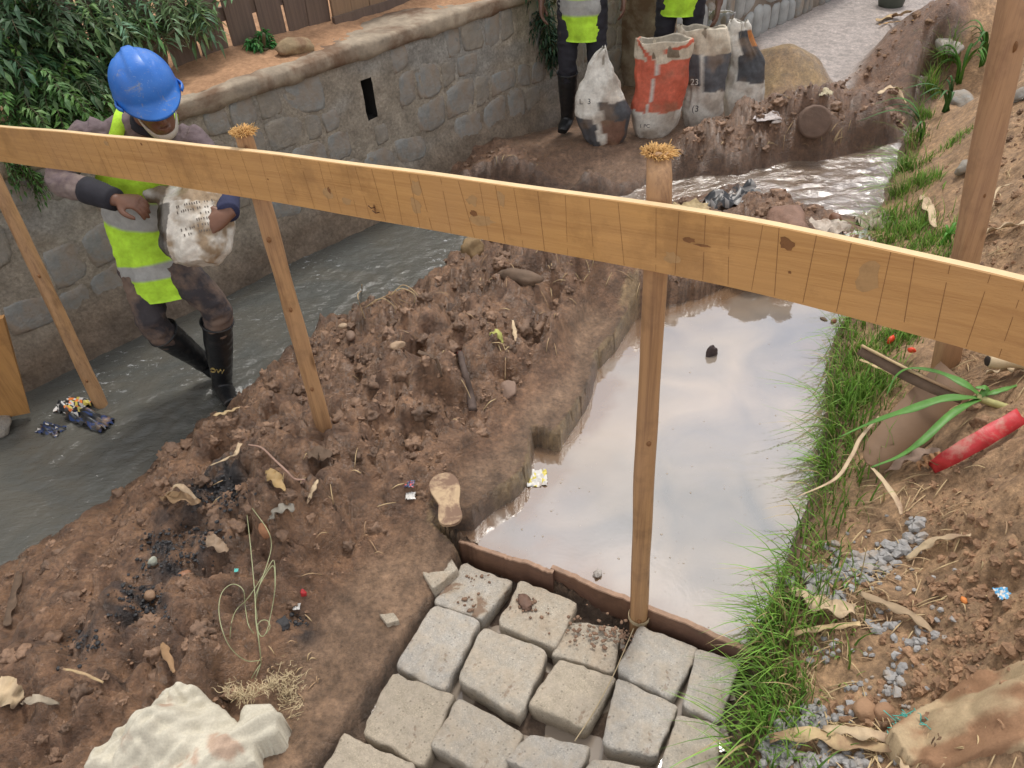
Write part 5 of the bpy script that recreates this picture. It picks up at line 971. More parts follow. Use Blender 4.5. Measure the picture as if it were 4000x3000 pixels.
# grass along the pool: blades curved in an arc, tufts
def grass_patch(name, spots, seed, label=None, kind='stuff', col=(.175, .38, .060), wid=.0030, parent=None, segs=4):
    r_ = np.random.RandomState(seed); Vs = []; Fs = []; Cs = []; n = 0; col = np.array(col)
    for (px, py, sx, sy, cnt, ln, lx, ly) in spots:
        tl = .7 + .7 * r_.rand(); cnt = int(cnt * (.45 + .9 * r_.rand()))
        for k in range(cnt):
            b = G(px + r_.randn() * sx, py + r_.randn() * sy) if cnt < 30 else None
            if b is None:
                c = G(px, py); b = c + np.array([r_.randn() * sx / 1100, r_.randn() * sy / 900, 0]); b[2] = ground(b[0], b[1])
            if b[2] < ZP - .03: continue
            l = ln * tl * (.3 + .95 * r_.rand()); az = r_.rand() * 6.28; d = np.array([math.cos(az) * .55 + lx, math.sin(az) * .55 + ly, 0]); up0 = np.array([0, 0, 1.]); w = wid * (.7 + .7 * r_.rand()); s = unit(np.cross(d + up0 * .3, up0) + r_.randn(3) * .2)
            bend = .5 + .8 * r_.rand(); cc = col * (.55 + .8 * r_.rand()) * np.array([1 + .35 * r_.rand(), 1, 1]); cc = cc if r_.rand() > .09 else np.array([.48, .38, .18])
            for i in range(segs + 1):
                f = i / segs; p = b - up0 * .008 + up0 * l * (f - .45 * bend * f * f * np.hypot(d[0], d[1])) + d * l * (f ** 1.6) * .75; ww = w * (1 - f) ** .7
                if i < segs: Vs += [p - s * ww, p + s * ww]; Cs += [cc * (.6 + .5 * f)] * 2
                else: Vs.append(p); Cs.append(cc * 1.1)
            for i in range(segs - 1): Fs.append((n + 2 * i, n + 2 * i + 1, n + 2 * i + 3, n + 2 * i + 2))
            Fs.append((n + 2 * segs - 2, n + 2 * segs - 1, n + 2 * segs)); n += 2 * segs + 1
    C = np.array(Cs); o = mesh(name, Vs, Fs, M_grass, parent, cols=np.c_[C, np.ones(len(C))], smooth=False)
    return tag(o, label, None, None, kind) if kind else o
line = [(2800, 2990, .4), (2870, 2900, .5), (2920, 2800, .65), (2960, 2700, .7), (2975, 2590, .7), (3000, 2480, .8), (3020, 2380, 1), (3050, 2270, .8), (3080, 2150, .55), (3120, 2020, .45), (3160, 1900, .6), (3190, 1800, .8), (3210, 1700, .9), (3215, 1600, .9), (3225, 1500, .8), (3240, 1400, .6), (3270, 1320, .6), (3310, 1240, .6), (3340, 1150, .5), (3380, 1060, .6), (3420, 960, .8), (3460, 860, .8), (3490, 760, .7), (3520, 660, .7), (3545, 560, .7), (3580, 460, .7), (3620, 360, .8), (3660, 260, .8)]
spots = []
for px, py, w_ in line:
    sc_ = 1.0 if py > 1300 else max(.35, py / 1300)
    spots += [(px + 55 * sc_, py, 75 * sc_ + 18, 55 * sc_ + 14, int(190 * w_), .125 + .03 * w_, -.30, -.1), (px + 15, py, 30 * sc_ + 8, 40 * sc_, int(60 * w_), .21, -.85, -.12)]
spots += [(3380, 1400, 60, 60, 500, .08, 0, 0), (3480, 1330, 70, 50, 500, .08, 0, 0), (3330, 1560, 60, 60, 400, .09, 0, 0), (3430, 1500, 60, 50, 300, .08, 0, 0), (3560, 1300, 40, 30, 200, .08, 0, 0), (3550, 900, 60, 60, 500, .08, 0, 0), (3620, 950, 60, 60, 400, .08, 0, 0), (3600, 720, 30, 60, 300, .07, 0, 0), (3680, 1000, 40, 40, 160, .08, 0, 0), (3720, 560, 60, 30, 200, .05, 0, 0), (3000, 2850, 60, 70, 400, .09, 0, 0), (3080, 2720, 40, 50, 120, .07, 0, 0)]
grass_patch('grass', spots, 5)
def blade_plant(label, px, py, n, ln, w, seed, col, lean=(0, 0), z=None):
    r_ = np.random.RandomState(seed); b = G(px, py); t = thing('broad_leaf_grass', label, 'plant', b)
    for k in range(n):
        az = r_.rand() * 6.28; d = np.array([math.cos(az) + lean[0], math.sin(az) + lean[1], 0]) * .6; l = ln * (.6 + .5 * r_.rand()); pts = [b + r_.randn(3) * [.01, .01, 0] - [0, 0, .01], b + d * l * .2 + [0, 0, l * .5], b + d * l * .55 + [0, 0, l * .72], b + d * l + [0, 0, l * (.45 + .2 * r_.rand())]]
        V, F = ribbon(pts, [w * .7, w, w * .8, .0006], nrm=unit(np.r_[-d[:2], 1.2]), thick=.0008, fold=.35, n=12); c = np.array(col) * (.7 + .6 * r_.rand()); mesh('leaf', V, F, M_leaf, t, cols=np.tile(np.r_[c, 1], (len(V), 1)))
    return t
blade_plant('broad bladed bright green grass tuft beside the narrow stream', 3740, 330, 14, .36, .012, 41, (.09, .24, .03), (-.3, 0))
blade_plant('tall broad green blades growing behind the square post', 3830, 270, 12, .38, .013, 42, (.07, .20, .03))
blade_plant('dark broad leaves leaning over the stream mouth', 3700, 430, 8, .30, .011, 43, (.045, .14, .03), (-1.1, -.1))
blade_plant('broad leaf shooting left across the narrow stream', 3600, 560, 5, .30, .009, 44, (.06, .19, .03), (-1.6, 0))
blade_plant('upright green blade beside the dried husk near the square post', 3690, 960, 5, .14, .007, 45, (.10, .30, .03))

# ================================================================== LOOSE EARTH, GRAVEL, STRAW (uncountable)
M_clod = vcol_mat('mud clod', (.42, .8), 60, .4, .006, 90, .5)
r_ = np.random.RandomState(77); cx_ = r_.uniform(-2.2, 3.4, 60000); cy_ = r_.uniform(.85, 6.6, 60000); tz_, tr_ = tps(cx_, cy_)
ok = (tr_ > .35) & (r_.rand(60000) < np.clip(tr_, 0, 1)) & (vnoise(cx_ * 5, cy_ * 5) > -.15); dx = np.stack([sdpoly(cx_, cy_, q) for q in (POOL, CHAN, STREAM, PAVE, LEDGE)]).min(0); ok &= dx > .03; ok &= ((cx_ - WA[0]) * WN[0] + (cy_ - WA[1]) * WN[1]) < -.05
cx_, cy_ = cx_[ok][:5200], cy_[ok][:5200]; sz = .004 + .030 * r_.rand(len(cx_)) ** 7 + .0010 * cy_; pos = [np.array([a_, b_, ground(a_, b_) - s_ * .28]) for a_, b_, s_ in zip(cx_, cy_, sz)]
bk = np.array([np.clip((a_ - np.interp(b_, [.9, 2, 3, 5], [.5, 1.1, 1.55, 2.8])) / .12, 0, 1) for a_, b_ in zip(cx_, cy_)])[:, None]
cols_ = (np.array([.235, .142, .088]) * (1 - bk) + np.array([.27, .16, .09]) * bk) * (.6 + .75 * r_.rand(len(cx_), 1)); cols_ = np.c_[cols_, .9 - .7 * bk[:, 0]]
big = sz > .0135; pos = np.array(pos)
scatter_lumps('mud_clods', pos[~big], sz[~big], M_clod, 'stuff', 3, .75, colors=cols_[~big], smooth=False); scatter_lumps('large_mud_clods', pos[big], sz[big], M_clod, 'stuff', 4, .75, colors=cols_[big])
M_grav = simple('blue grey crushed stone', (.31, .30, .29), .85, .4, 35, .003, (.36, .30, .24), 12, .58)
pos = []; sz = []; r_ = np.random.RandomState(6)
for px, py, sx, sy, n, s0 in ((3180, 2300, 40, 25, 22, .017), (3250, 2240, 50, 25, 30, .014), (3380, 2190, 45, 22, 26, .018), (3490, 2160, 35, 20, 16, .017), (3560, 2110, 30, 20, 14, .015), (3580, 2045, 22, 15, 9, .015), (3270, 2140, 30, 20, 9, .012), (3400, 2240, 50, 25, 40, .012), (3460, 2460, 40, 15, 10, .014), (3600, 2500, 40, 18, 18, .013), (3280, 2330, 30, 20, 14, .012), (3490, 2670, 22, 35, 16, .013), (3340, 2690, 30, 15, 8, .010), (3110, 2860, 35, 30, 40, .014), (3180, 2820, 35, 30, 46, .013), (3050, 2930, 40, 30, 50, .014), (3300, 2800, 25, 20, 14, .013), (3160, 2970, 80, 25, 50, .012), (3330, 2985, 60, 20, 24, .012), (3220, 2540, 40, 30, 12, .010), (3400, 2300, 160, 120, 40, .008), (3450, 2650, 120, 100, 30, .007)):
    for k in range(n): p = G(px + r_.randn() * sx, py + r_.randn() * sy); s_ = s0 * (.6 + .9 * r_.rand()); pos.append(p + [0, 0, s_ * .3]); sz.append(s_)
scatter_lumps('gravel', pos, sz, M_grav, 'stuff', 2, .8, smooth=False)
pos = []; sz = []; cl = []
for px, py, sx, sy, n, s0 in ((3370, 2780, 60, 30, 18, .022), (3440, 2740, 70, 30, 26, .014), (3300, 2760, 50, 25, 20, .010), (3600, 2450, 140, 120, 120, .012), (3800, 2300, 120, 160, 150, .014), (3700, 2650, 120, 60, 60, .012), (3900, 2600, 90, 120, 90, .015), (3600, 2700, 60, 40, 30, .012), (3800, 1900, 120, 100, 60, .010), (3850, 900, 100, 160, 120, .012), (3280, 2100, 60, 60, 40, .008), (3700, 2050, 100, 100, 60, .010)):
    for k in range(n): p = G(px + r_.randn() * sx, py + r_.randn() * sy); s_ = s0 * (.25 + 1.1 * r_.rand() ** 2.5); pos.append(p + [0, 0, s_ * .0]); sz.append(s_); cl.append(np.r_[np.array([.31, .18, .10]) * (.7 + .5 * r_.rand()), .2])
scatter_lumps('earth_crumbs', pos, sz, M_clod, 'stuff', 3, .75, colors=np.array(cl), smooth=False)
# black charred grit in the soot patches
pos = []; sz = []
for px, py, n, sd in ((860, 1930, 240, 55), (690, 2170, 160, 70), (620, 2120, 60, 40), (560, 2370, 160, 60), (800, 2080, 80, 60), (1165, 2430, 30, 22), (540, 2300, 50, 40), (330, 2520, 60, 50)):
    for k in range(n): p = G(px + r_.randn() * sd, py + r_.randn() * sd * .6); s_ = .0025 + .007 * r_.rand() ** 2; pos.append(p + [0, 0, s_ * .3]); sz.append(s_)
scatter_lumps('charred_grit', pos, sz, simple('charred grit', (.026, .026, .028), .55, .5, 50, .002), 'stuff', 2, .7, smooth=False)
M_straw = simple('dry straw', (.52, .39, .21), .8, .35, 12, .0008, (.33, .21, .12), 6, .5); M_husk = simple('dry maize husk', (.56, .43, .27), .8, .3, 8, .001, (.34, .23, .15), 5, .52, scl=(1, 1, 1))
mb = MB(); r_ = np.random.RandomState(15)
for px, py, sx, sy, n, ln in ((3300, 2430, 110, 60, 60, .07), (3300, 2330, 100, 50, 45, .06), (3420, 2250, 120, 60, 40, .05), (3350, 2900, 120, 50, 60, .08), (3150, 2620, 50, 100, 30, .06), (3650, 2150, 120, 120, 36, .05), (3500, 1900, 120, 80, 40, .06), (3850, 1450, 110, 80, 40, .06), (3900, 900, 80, 200, 50, .06), (3750, 1200, 80, 60, 20, .05), (3700, 2900, 140, 60, 50, .05), (1150, 2620, 60, 60, 14, .03), (2150, 1080, 220, 60, 30, .06), (1800, 1350, 250, 120, 26, .05), (1300, 1950, 250, 120, 20, .05), (3000, 980, 220, 60, 26, .06), (3000, 580, 300, 60, 30, .06), (1900, 660, 200, 40, 16, .05)):
    for k in range(n):
        p = G(px + r_.randn() * sx, py + r_.randn() * sy); az = r_.rand() * 6.28; l = ln * (.4 + r_.rand()); d = np.array([math.cos(az), math.sin(az), 0]); q = p + d * l; q[2] = ground(q[0], q[1])
        if min(q[2], p[2]) < -.02: continue
        V, F = ribbon([p + [0, 0, .004], (p + q) / 2 + [0, 0, .008 + .012 * r_.rand()], q + [0, 0, .005]], [.0012, .0018, .001], thick=.0008, n=6, wave=.3, seed=k); mb.add(V, F)
tag(mb.build('straw_litter', M_straw), kind='stuff')

# ================================================================== DEBRIS, EACH A THING
def lab(o, label, cat, group=None): return tag(o, label, cat, group)
def strip(name, label, cat, pts, w, mat, fold=.2, thick=.002, lift=.012, n=26, wave=.25, seed=0, nrm=(0, 0, 1)):
    """pts: (px, py, extra height) laid on the ground"""
    Q = [G(p[0], p[1], lift + (p[2] if len(p) > 2 else 0)) for p in pts]; V, F = ribbon(Q, w, nrm, thick, fold, n, wave, seed); return lab(mesh(name, V, F, mat), label, cat)
M_gleaf = simple('maize leaf green', (.10, .25, .045), .5, .35, 14, .0008, scl=(1, 1, 1)); M_brown = simple('dark split stalk', (.13, .085, .055), .85, .4, 14, .002); M_tanflap = simple('brown bark sheath', (.235, .145, .085), .7, .12, 8, .0008, bs=40)
M_red = simple('scuffed red plastic', (.50, .035, .040), .5, .3, 18, .001, (.50, .22, .17), 12, .56)
cb = G(3826, 1555)                                # where the maize plant's leaves meet, held above the slope
def H(px, py, z): return P(px, py, z)
mz = thing('maize_plant', 'uprooted green maize plant with drooping blades lying on the bank', 'plant', G(3850, 1600))
zN = cb[2] + .07
for k, (pts, w, m_) in enumerate([
    ([H(3826, 1555, zN), H(3693, 1560, zN + .03), H(3543, 1606, zN + .0), H(3422, 1645, zN - .05), H(3271, 1711, zN - .13)], [.008, .016, .014, .008, .001], M_gleaf),
    ([H(3826, 1560, zN), H(3723, 1615, zN + .01), H(3603, 1723, zN - .03), H(3512, 1784, zN - .08), H(3404, 1826, zN - .12)], [.008, .013, .011, .006, .003], M_gleaf),
    ([H(3826, 1545, zN), H(3760, 1500, zN + .02), H(3660, 1455, zN + .02), H(3560, 1440, zN), H(3500, 1470, zN - .04), H(3460, 1550, zN - .1)], [.008, .016, .010, .006, .004, .001], M_gleaf),
    ([H(3434, 1627, zN - .06), H(3362, 1711, zN - .10), H(3325, 1784, zN - .12), H(3259, 1874, zN - .14), H(3108, 1943, zN - .20)], [.003, .006, .006, .005, .001], M_husk),
    ([H(3404, 1826, zN - .12), H(3450, 1880, zN - .13), H(3506, 1964, zN - .14), H(3520, 2010, zN - .14)], [.005, .008, .009, .004], M_husk),
    ([H(3826, 1550, zN), H(3900, 1530, zN + .02), H(3990, 1500, zN + .02)], [.006, .010, .002], M_gleaf),
    ([H(3826, 1555, zN), H(3850, 1520, zN + .03), H(3810, 1515, zN + .03)], [.008, .012, .004], M_gleaf)]):
    V, F = ribbon(pts, w, (0, 0, 1), .0012, .35, 28, .15, k); mesh('leaf', V, F, m_, mz)
V, F = loft([H(3815, 1550, zN), H(3880, 1575, zN - .01), H(3965, 1600, zN - .02)], [.013, .013, .010], seg=12, n=10, lat=(0, 0, 1)); mesh('stem', V, F, simple('pale maize stem', (.42, .40, .16), .5, .3, 12, .001), mz)
sp_ = [H(3362, 1368, .36), H(3500, 1440, .37), H(3640, 1510, .38), H(3760, 1560, .38)]; V, F = ribbon(sp_, [.020, .024, .022, .016], (-.1, -.9, .5), .012, .25, 24, .05, 2)
st_ = thing('split_stalk', 'dark split banana stalk with pale upper edge before the square post', 'stalk', G(3560, 1500)); mesh('stalk', V, F, M_brown, st_); V, F = loft([p + [0, .0, .021] for p in sp_], .0055, seg=8, n=24, wob=.3, lat=(0, 0, 1)); mesh('pale_edge', V, F, M_straw, st_)
strip('dry_stalk', 'thin tan split stalk lying in the grass under the dark stalk', 'stalk', [(3345, 1455, .05), (3440, 1510, .06), (3570, 1550, .05)], [.006, .009, .007], M_straw, .4, .003)
# the brown sheath: a curved sheet with a rounded end
fp = [H(3740, 1470, .34), H(3640, 1580, .30), H(3540, 1680, .26), H(3440, 1770, .22), H(3400, 1800, .205), H(3388, 1812, .20)]; V, F = ribbon(fp, [.075, .082, .078, .060, .034, .006], (-.15, -.55, .8), .004, .12, 40, .04, 3); lab(mesh('bark_sheath', V, F, M_tanflap), 'smooth brown bark sheath with rounded end below the maize leaves', 'bark')
def ZG(px, py, h): return P(px, py, G(px, py)[2] + h)
rs = [ZG(3640, 1826, .02), ZG(3720, 1780, .05), ZG(3850, 1705, .06), ZG(3988, 1625, .04)]; V, F = ribbon(rs, [.020, .026, .028, .026], (-.1, -.6, .8), .004, .25, 30, .12, 5); lab(mesh('red_strip', V, F, M_red), 'scuffed red plastic strip lying slanted on the earth bank', 'strip')
strip('dry_husk', 'crumpled brown husk at the lower end of the red strip', 'husk', [(3570, 1870, .03), (3620, 1850, .04), (3660, 1830, .04)], [.014, .022, .012], simple('orange brown husk', (.36, .19, .09), .8, .3, 14, .002), .5, .003, wave=.6)
V, F = loft([H(3862, 1410, .48), H(3900, 1414, .48), H(3950, 1412, .485), H(4060, 1420, .49)], [.022, .024, .021, .022], seg=18, n=24, lat=(0, 0, 1), cap=True); hs = thing('hollow_stalk', 'pale hollow cane end with dark opening at the frame edge', 'cane', H(3862, 1410, .45)); mesh('cane', V, F, simple('pale cane', (.52, .40, .24), .6, .2, 10, .001), hs)
c0 = H(3862, 1410, .48); V, F = lump(c0 + [-.004, 0, 0], (.006, .017, .019), 1, 2, .1, rot=0); mesh('opening', V, F, simple('dark cane inside', (.03, .02, .015), .9, .2, 10, 0), hs)
V, F = loft([H(3925, 1700, .38), H(3890, 1760, .36), H(3850, 1830, .33)], [.018, .026, .012], [.014, .018, .008], seg=14, n=14, wob=.1); lab(mesh('stalk_stump', V, F, simple('grey brown stump', (.24, .17, .10), .9, .3, 14, .003)), 'grey brown stalk stump tucked under the red strip', 'stump')
for k, (px, py, s_) in enumerate(((3470, 1362, .022), (3548, 1408, .016))):
    V, F = lump(G(px, py, .045), (s_, s_ * .5, s_ * .8), 30 + k, 2, .6); lab(mesh('plastic_scrap', V, F, simple('bright red scrap', (.70, .06, .02), .4, .3, 20, .001)), ('folded bright red plastic scrap in the grass near the dark stalk', 'small torn red plastic scrap in the grass beside the folded one')[k], 'scrap')
strips = [('dry_husk', 'long pale split stalk lying from the gravel towards the dirt bank', [(3540, 2195), (3640, 2150, .02), (3780, 2120, .02)], [.008, .013, .006], M_husk), ('dry_husk', 'flat weathered stem crossing the straw above the gravel patch', [(3345, 2345, .02), (3460, 2390, .02), (3560, 2440, .02), (3640, 2480)], [.008, .013, .013, .008], simple('weathered stem', (.33, .24, .15), .85, .25, 14, .001)),
 ('dry_husk', 'wide shredded pale husk between the grass and the gravel', [(3080, 2330, .02), (3200, 2400, .03), (3330, 2420, .03)], [.010, .028, .022], M_husk), ('dry_husk', 'yellow round stalk poking from the grass over the straw', [(3080, 2510, .03), (3200, 2490, .035), (3350, 2470, .03)], [.006, .009, .008], M_straw),
 ('dry_husk', 'broad folded straw sheath at the bottom edge among gravel', [(3000, 2910, .02), (3150, 2900, .03), (3300, 2940, .03), (3480, 2950, .02)], [.012, .02, .018, .008], M_straw), ('dry_husk', 'second flat straw sheath under the folded one', [(3200, 2880, .03), (3350, 2905, .035), (3480, 2915, .03)], [.010, .016, .008], M_husk),
 ('dry_husk', 'pale husk strip curling down at the bottom corner of the bank', [(3520, 2910, .02), (3510, 2960, .02), (3530, 3020)], [.008, .013, .01], M_husk), ('dry_husk', 'crumpled tan husk wedged under the bark sheath', [(3450, 1870, .02), (3560, 1830, .04), (3660, 1800, .03)], [.010, .026, .012], simple('tan husk', (.33, .23, .17), .85, .25, 12, .002)),
 ('dry_husk', 'pale husk heap beside the square post', [(3780, 970, .02), (3880, 930, .03), (3990, 900, .02)], [.01, .025, .015], M_husk), ('dry_husk', 'dry yellow husk standing in the grass near the rail', [(3590, 790, .02), (3610, 850, .05), (3640, 920, .04)], [.012, .028, .010], M_husk),
 ('dry_husk', 'dried husk bundle beside the hollow cane', [(3840, 1490, .02), (3930, 1480, .03), (4000, 1470, .02)], [.012, .026, .02], M_husk), ('dry_husk', 'thin curled leaf rib lying on the upper dirt bank', [(3870, 820, .01), (3890, 760, .02), (3950, 730, .01)], [.004, .006, .004], M_husk),
 ('dry_husk', 'fibrous husk clump in the middle of the mud ridge', [(640, 1960, .02), (720, 1990, .04), (800, 2010, .03)], [.012, .028, .010], simple('wet brown husk', (.30, .19, .10), .6, .35, 14, .002)), ('dry_husk', 'pale split husk on the mud near the channel', [(660, 1975, .045), (730, 1965, .06), (790, 2000, .05)], [.006, .012, .004], M_husk),
 ('leaf_scrap', 'ragged yellow leaf pressed in the mud', [(1060, 1870, .01), (1085, 1900, .015), (1120, 1935, .01)], [.010, .022, .003], simple('yellow leaf', (.42, .28, .12), .6, .25, 14, .001)), ('leaf_scrap', 'thin curled pale leaf beside the yellow one', [(1250, 1900, .02), (1235, 1935, .03), (1200, 1970, .01)], [.003, .008, .003], M_husk),
 ('leaf_scrap', 'long twisted pale husk strand above the black grit', [(945, 1750, .03), (935, 1800, .04), (900, 1830, .03), (840, 1860, .01)], [.008, .008, .005, .002], M_husk), ('leaf_scrap', 'split pale cane sliver beside the water at the foot of the ridge', [(840, 1640, .02), (890, 1630, .03), (945, 1622, .02)], [.006, .010, .006], M_straw),
 ('leaf_scrap', 'green and yellow torn leaf on the mud ridge crest', [(1915, 1325, .01), (1945, 1335, .02), (1965, 1360, .01)], [.006, .014, .004], simple('sickly leaf', (.42, .42, .12), .6, .25, 14, .001)), ('leaf_scrap', 'small upright tan leaf beside the sickly leaf', [(2005, 1285, .02), (2012, 1315, .02), (2015, 1345, .01)], [.004, .009, .003], M_husk),
 ('curved_root', 'curved bark root sticking out of the mud hollow', [(1640, 1420, .03), (1690, 1435, .05), (1715, 1480, .04), (1730, 1510, .01)], [.007, .009, .008, .004], M_brown), ('wood_chip', 'grey wood chip lying on the mud beside the green twine', [(1065, 2055, .015), (1110, 2035, .02), (1160, 2015, .015)], [.012, .017, .014], simple('grey wood chip', (.30, .27, .22), .85, .3, 20, .002)),
 ('wood_chip', 'flat grey brown wood piece on the ridge below the frayed post', [(1215, 1820, .02), (1250, 1800, .03), (1290, 1790, .02)], [.02, .028, .02], M_brown), ('straw_stem', 'yellow straw lying flat on the dark lower mud', [(262, 2635, .015), (340, 2655, .02), (412, 2680, .015)], [.003, .004, .003], M_straw),
 ('leaf_scrap', 'pointed brown leaf standing in the lower mud', [(640, 2525, .01), (665, 2575, .03), (690, 2640, .01)], [.004, .012, .004], simple('brown leaf', (.30, .18, .09), .7, .3, 14, .001)), ('leaf_scrap', 'large pale husk at the left edge of the mud', [(-20, 2700, .02), (40, 2730, .03), (90, 2760, .02)], [.02, .04, .02], M_husk), ('leaf_scrap', 'curled grey leaf beside the large pale husk', [(100, 2760, .01), (160, 2765, .03), (235, 2755, .01)], [.006, .014, .004], simple('grey leaf', (.36, .30, .22), .8, .3, 14, .001)),
 ('leaf_scrap', 'brown veined leaf lump beside the black hollow', [(830, 2105, .01), (850, 2150, .03), (905, 2185, .01)], [.01, .022, .012], simple('veined leaf', (.27, .19, .125), .7, .4, 14, .002)), ('leaf_scrap', 'yellow dry leaves floating at the edge of the wet path', [(3420, 95, .02), (3500, 80, .03), (3560, 70, .02)], [.02, .03, .012], M_straw), ('leaf_scrap', 'dry orange stalks at the edge of the wet path', [(3430, 110, .02), (3480, 105, .03), (3560, 110, .02)], [.006, .008, .006], simple('orange stalk', (.5, .3, .12), .8, .3, 14, .001)),
 ('bark_piece', 'curved pale bark piece on top of the far mud heap', [(3425, 390, .05), (3480, 400, .07), (3530, 440, .03)], [.012, .018, .010], M_husk), ('plank_edge', 'half buried board along the lower left mud', [(95, 2180, .0), (70, 2350, .01), (30, 2450, .01)], [.01, .014, .012], M_brown)]
for k, (nm, lb, pts, w, m_) in enumerate(strips): strip(nm, lb, {'dry_husk': 'husk', 'leaf_scrap': 'leaf', 'curved_root': 'root', 'wood_chip': 'wood chip', 'straw_stem': 'straw', 'bark_piece': 'bark', 'plank_edge': 'board'}[nm], pts, w, m_, .45, .0025, .006, 22, .45, k)
# stones and lumps
lumps = [('stone', 'angular brown stone lying on the smooth clay ledge', (1990, 1530), (.052, .040, .032), simple('brown field stone', (.22, .145, .105), .8, .3, 18, .003), 5, .2), ('stone', 'rounded pale pebble at the top of the channel bank', (1340, 1275), (.024, .018, .014), simple('pale pebble', (.45, .33, .22), .8, .2, 20, .002), 0, .15), ('stone', 'brown oval stone beside the pale pebble', (1372, 1322), (.034, .022, .018), simple('brown pebble', (.20, .13, .09), .7, .25, 20, .002), 0, .15), ('stone', 'flat cream stone sunk in the mud ridge', (1555, 1350), (.032, .022, .014), simple('cream stone', (.36, .25, .16), .8, .2, 20, .002), 4, .2),
 ('foam_lump', 'white crumbled foam lump on the channel bank', (468, 1890), (.034, .026, .028), simple('dirty white foam', (.62, .54, .47), .8, .25, 30, .003, (.4, .26, .18), 14, .55), 6, .3), ('stone', 'pale green grey stone in the black grit', (600, 2200), (.016, .014, .018), simple('pale green stone', (.36, .37, .30), .8, .2, 20, .002), 5, .2), ('stone', 'orange brown pebble in the dark hollow', (595, 2345), (.02, .018, .014), simple('orange pebble', (.26, .16, .095), .7, .2, 20, .002), 0, .15), ('stone', 'reddish pebble beside the dark hollow', (715, 2240), (.022, .018, .016), simple('reddish pebble', (.27, .13, .07), .5, .2, 20, .002), 0, .2),
 ('brick_fragment', 'orange brick fragment beside the green twine', (1045, 2100), (.022, .016, .034), simple('orange brick', (.36, .17, .085), .85, .3, 30, .003), 5, .25), ('charcoal_lump', 'dark charcoal lump at the foot of the ridge', (1105, 2430), (.028, .022, .018), simple('charcoal', (.035, .034, .035), .7, .4, 30, .004), 5, .3), ('stone', 'brown field stone half hidden behind the square post', (3770, 665), (.065, .05, .045), M_stone2, 6, .2), ('stone', 'grey boulder in the grass by the stream mouth', (3745, 400), (.13, .10, .055), M_stone, 6, .2),
 ('stone', 'dark grey stone block at the right edge behind the post', (3975, 390), (.06, .06, .06), M_stone, 7, .2), ('mud_lump', 'big mud boulder in the dam between stream and pool', (3080, 905), (.155, .10, .085), simple('clay boulder', (.22, .125, .085), .7, .3, 14, .008), 3, .3), ('mud_lump', 'brown lump of clay at the pool side of the dam', (2960, 1050), (.11, .08, .06), simple('clay lump', (.19, .11, .072), .7, .3, 14, .008), 3, .35), ('stone', 'reddish wet stone between the white rags', (3265, 865), (.05, .035, .035), simple('reddish wet stone', (.21, .105, .06), .5, .25, 20, .003), 6, .2),
 ('stone', 'black stone poking out of the milky pool', (2780, 1385), (.026, .022, .045), simple('dark wet stone', (.045, .028, .026), .5, .3, 30, .003), 6, .3), ('floating_scrap', 'tiny brown scrap floating at the far end of the pool', (3218, 1248), (.018, .010, .006), M_brown, 0, .3), ('floating_scrap', 'small reddish scrap floating beside the tiny brown one', (3256, 1256), (.016, .012, .010), simple('reddish scrap', (.22, .09, .05), .6, .3, 20, .002), 0, .4), ('foil_scrap', 'grey crumpled foil scrap floating near the form board', (2335, 2248), (.018, .014, .014), simple('grey foil', (.40, .36, .32), .35, .5, 40, .004), 6, .5),
 ('yellow_clay_lump', 'yellowish clay lump on the crest of the mud ridge', (1845, 985), (.085, .06, .07), simple('yellow clay', (.26, .175, .085), .8, .25, 12, .006), 2, .25), ('log_stub', 'dark muddy log stub lying on the ridge crest', (2030, 1105), (.10, .035, .035), M_brown, 0, .25), ('stone', 'small brown stone near the top of the ridge', (2270, 1000), (.03, .025, .02), M_stone2, 5, .2), ('red_scrap', 'small red plastic scrap at the edge of the ridge', (1190, 2330), (.010, .008, .016), M_red, 0, .4), ('clay_lump', 'rounded earth lump near the bottom of the bank', (3375, 2785), (.034, .028, .022), simple('earth lump', (.33, .195, .11), .9, .2, 20, .004), 0, .2), ('clay_lump', 'twin rounded earth lump beside the other one', (3450, 2790), (.030, .026, .022), simple('earth lump two', (.30, .175, .10), .9, .2, 20, .004), 0, .2),
 ('orange_scrap', 'bright orange crumb on the earth bank', (3765, 2350), (.012, .008, .007), simple('orange crumb', (.65, .22, .05), .7, .2, 20, .002), 0, .3), ('white_pebble', 'white and red scrap on the far mud heap', (3025, 520), (.035, .02, .02), simple('white scrap', (.62, .55, .50), .6, .2, 20, .003), 5, .3), ('concrete_lump', 'pale concrete lump on the brown far bank', (3690, 195), (.14, .07, .06), simple('pale concrete', (.42, .38, .33), .9, .2, 10, .006), 5, .25)]
for k, (nm, lb, (px, py), sz_, m_, an, ro) in enumerate(lumps):
    p = G(px, py) if nm not in ('floating_scrap', 'foil_scrap') and 'pool' not in lb.split('out of')[-1:][0][:20] else P(px, py, ZP)
    V, F = lump(p + [0, 0, sz_[2] * .35], sz_, 60 + k, 3, ro, 1.5, angular=an); lab(mesh(nm, V, F, m_), lb, nm.split('_')[-1])
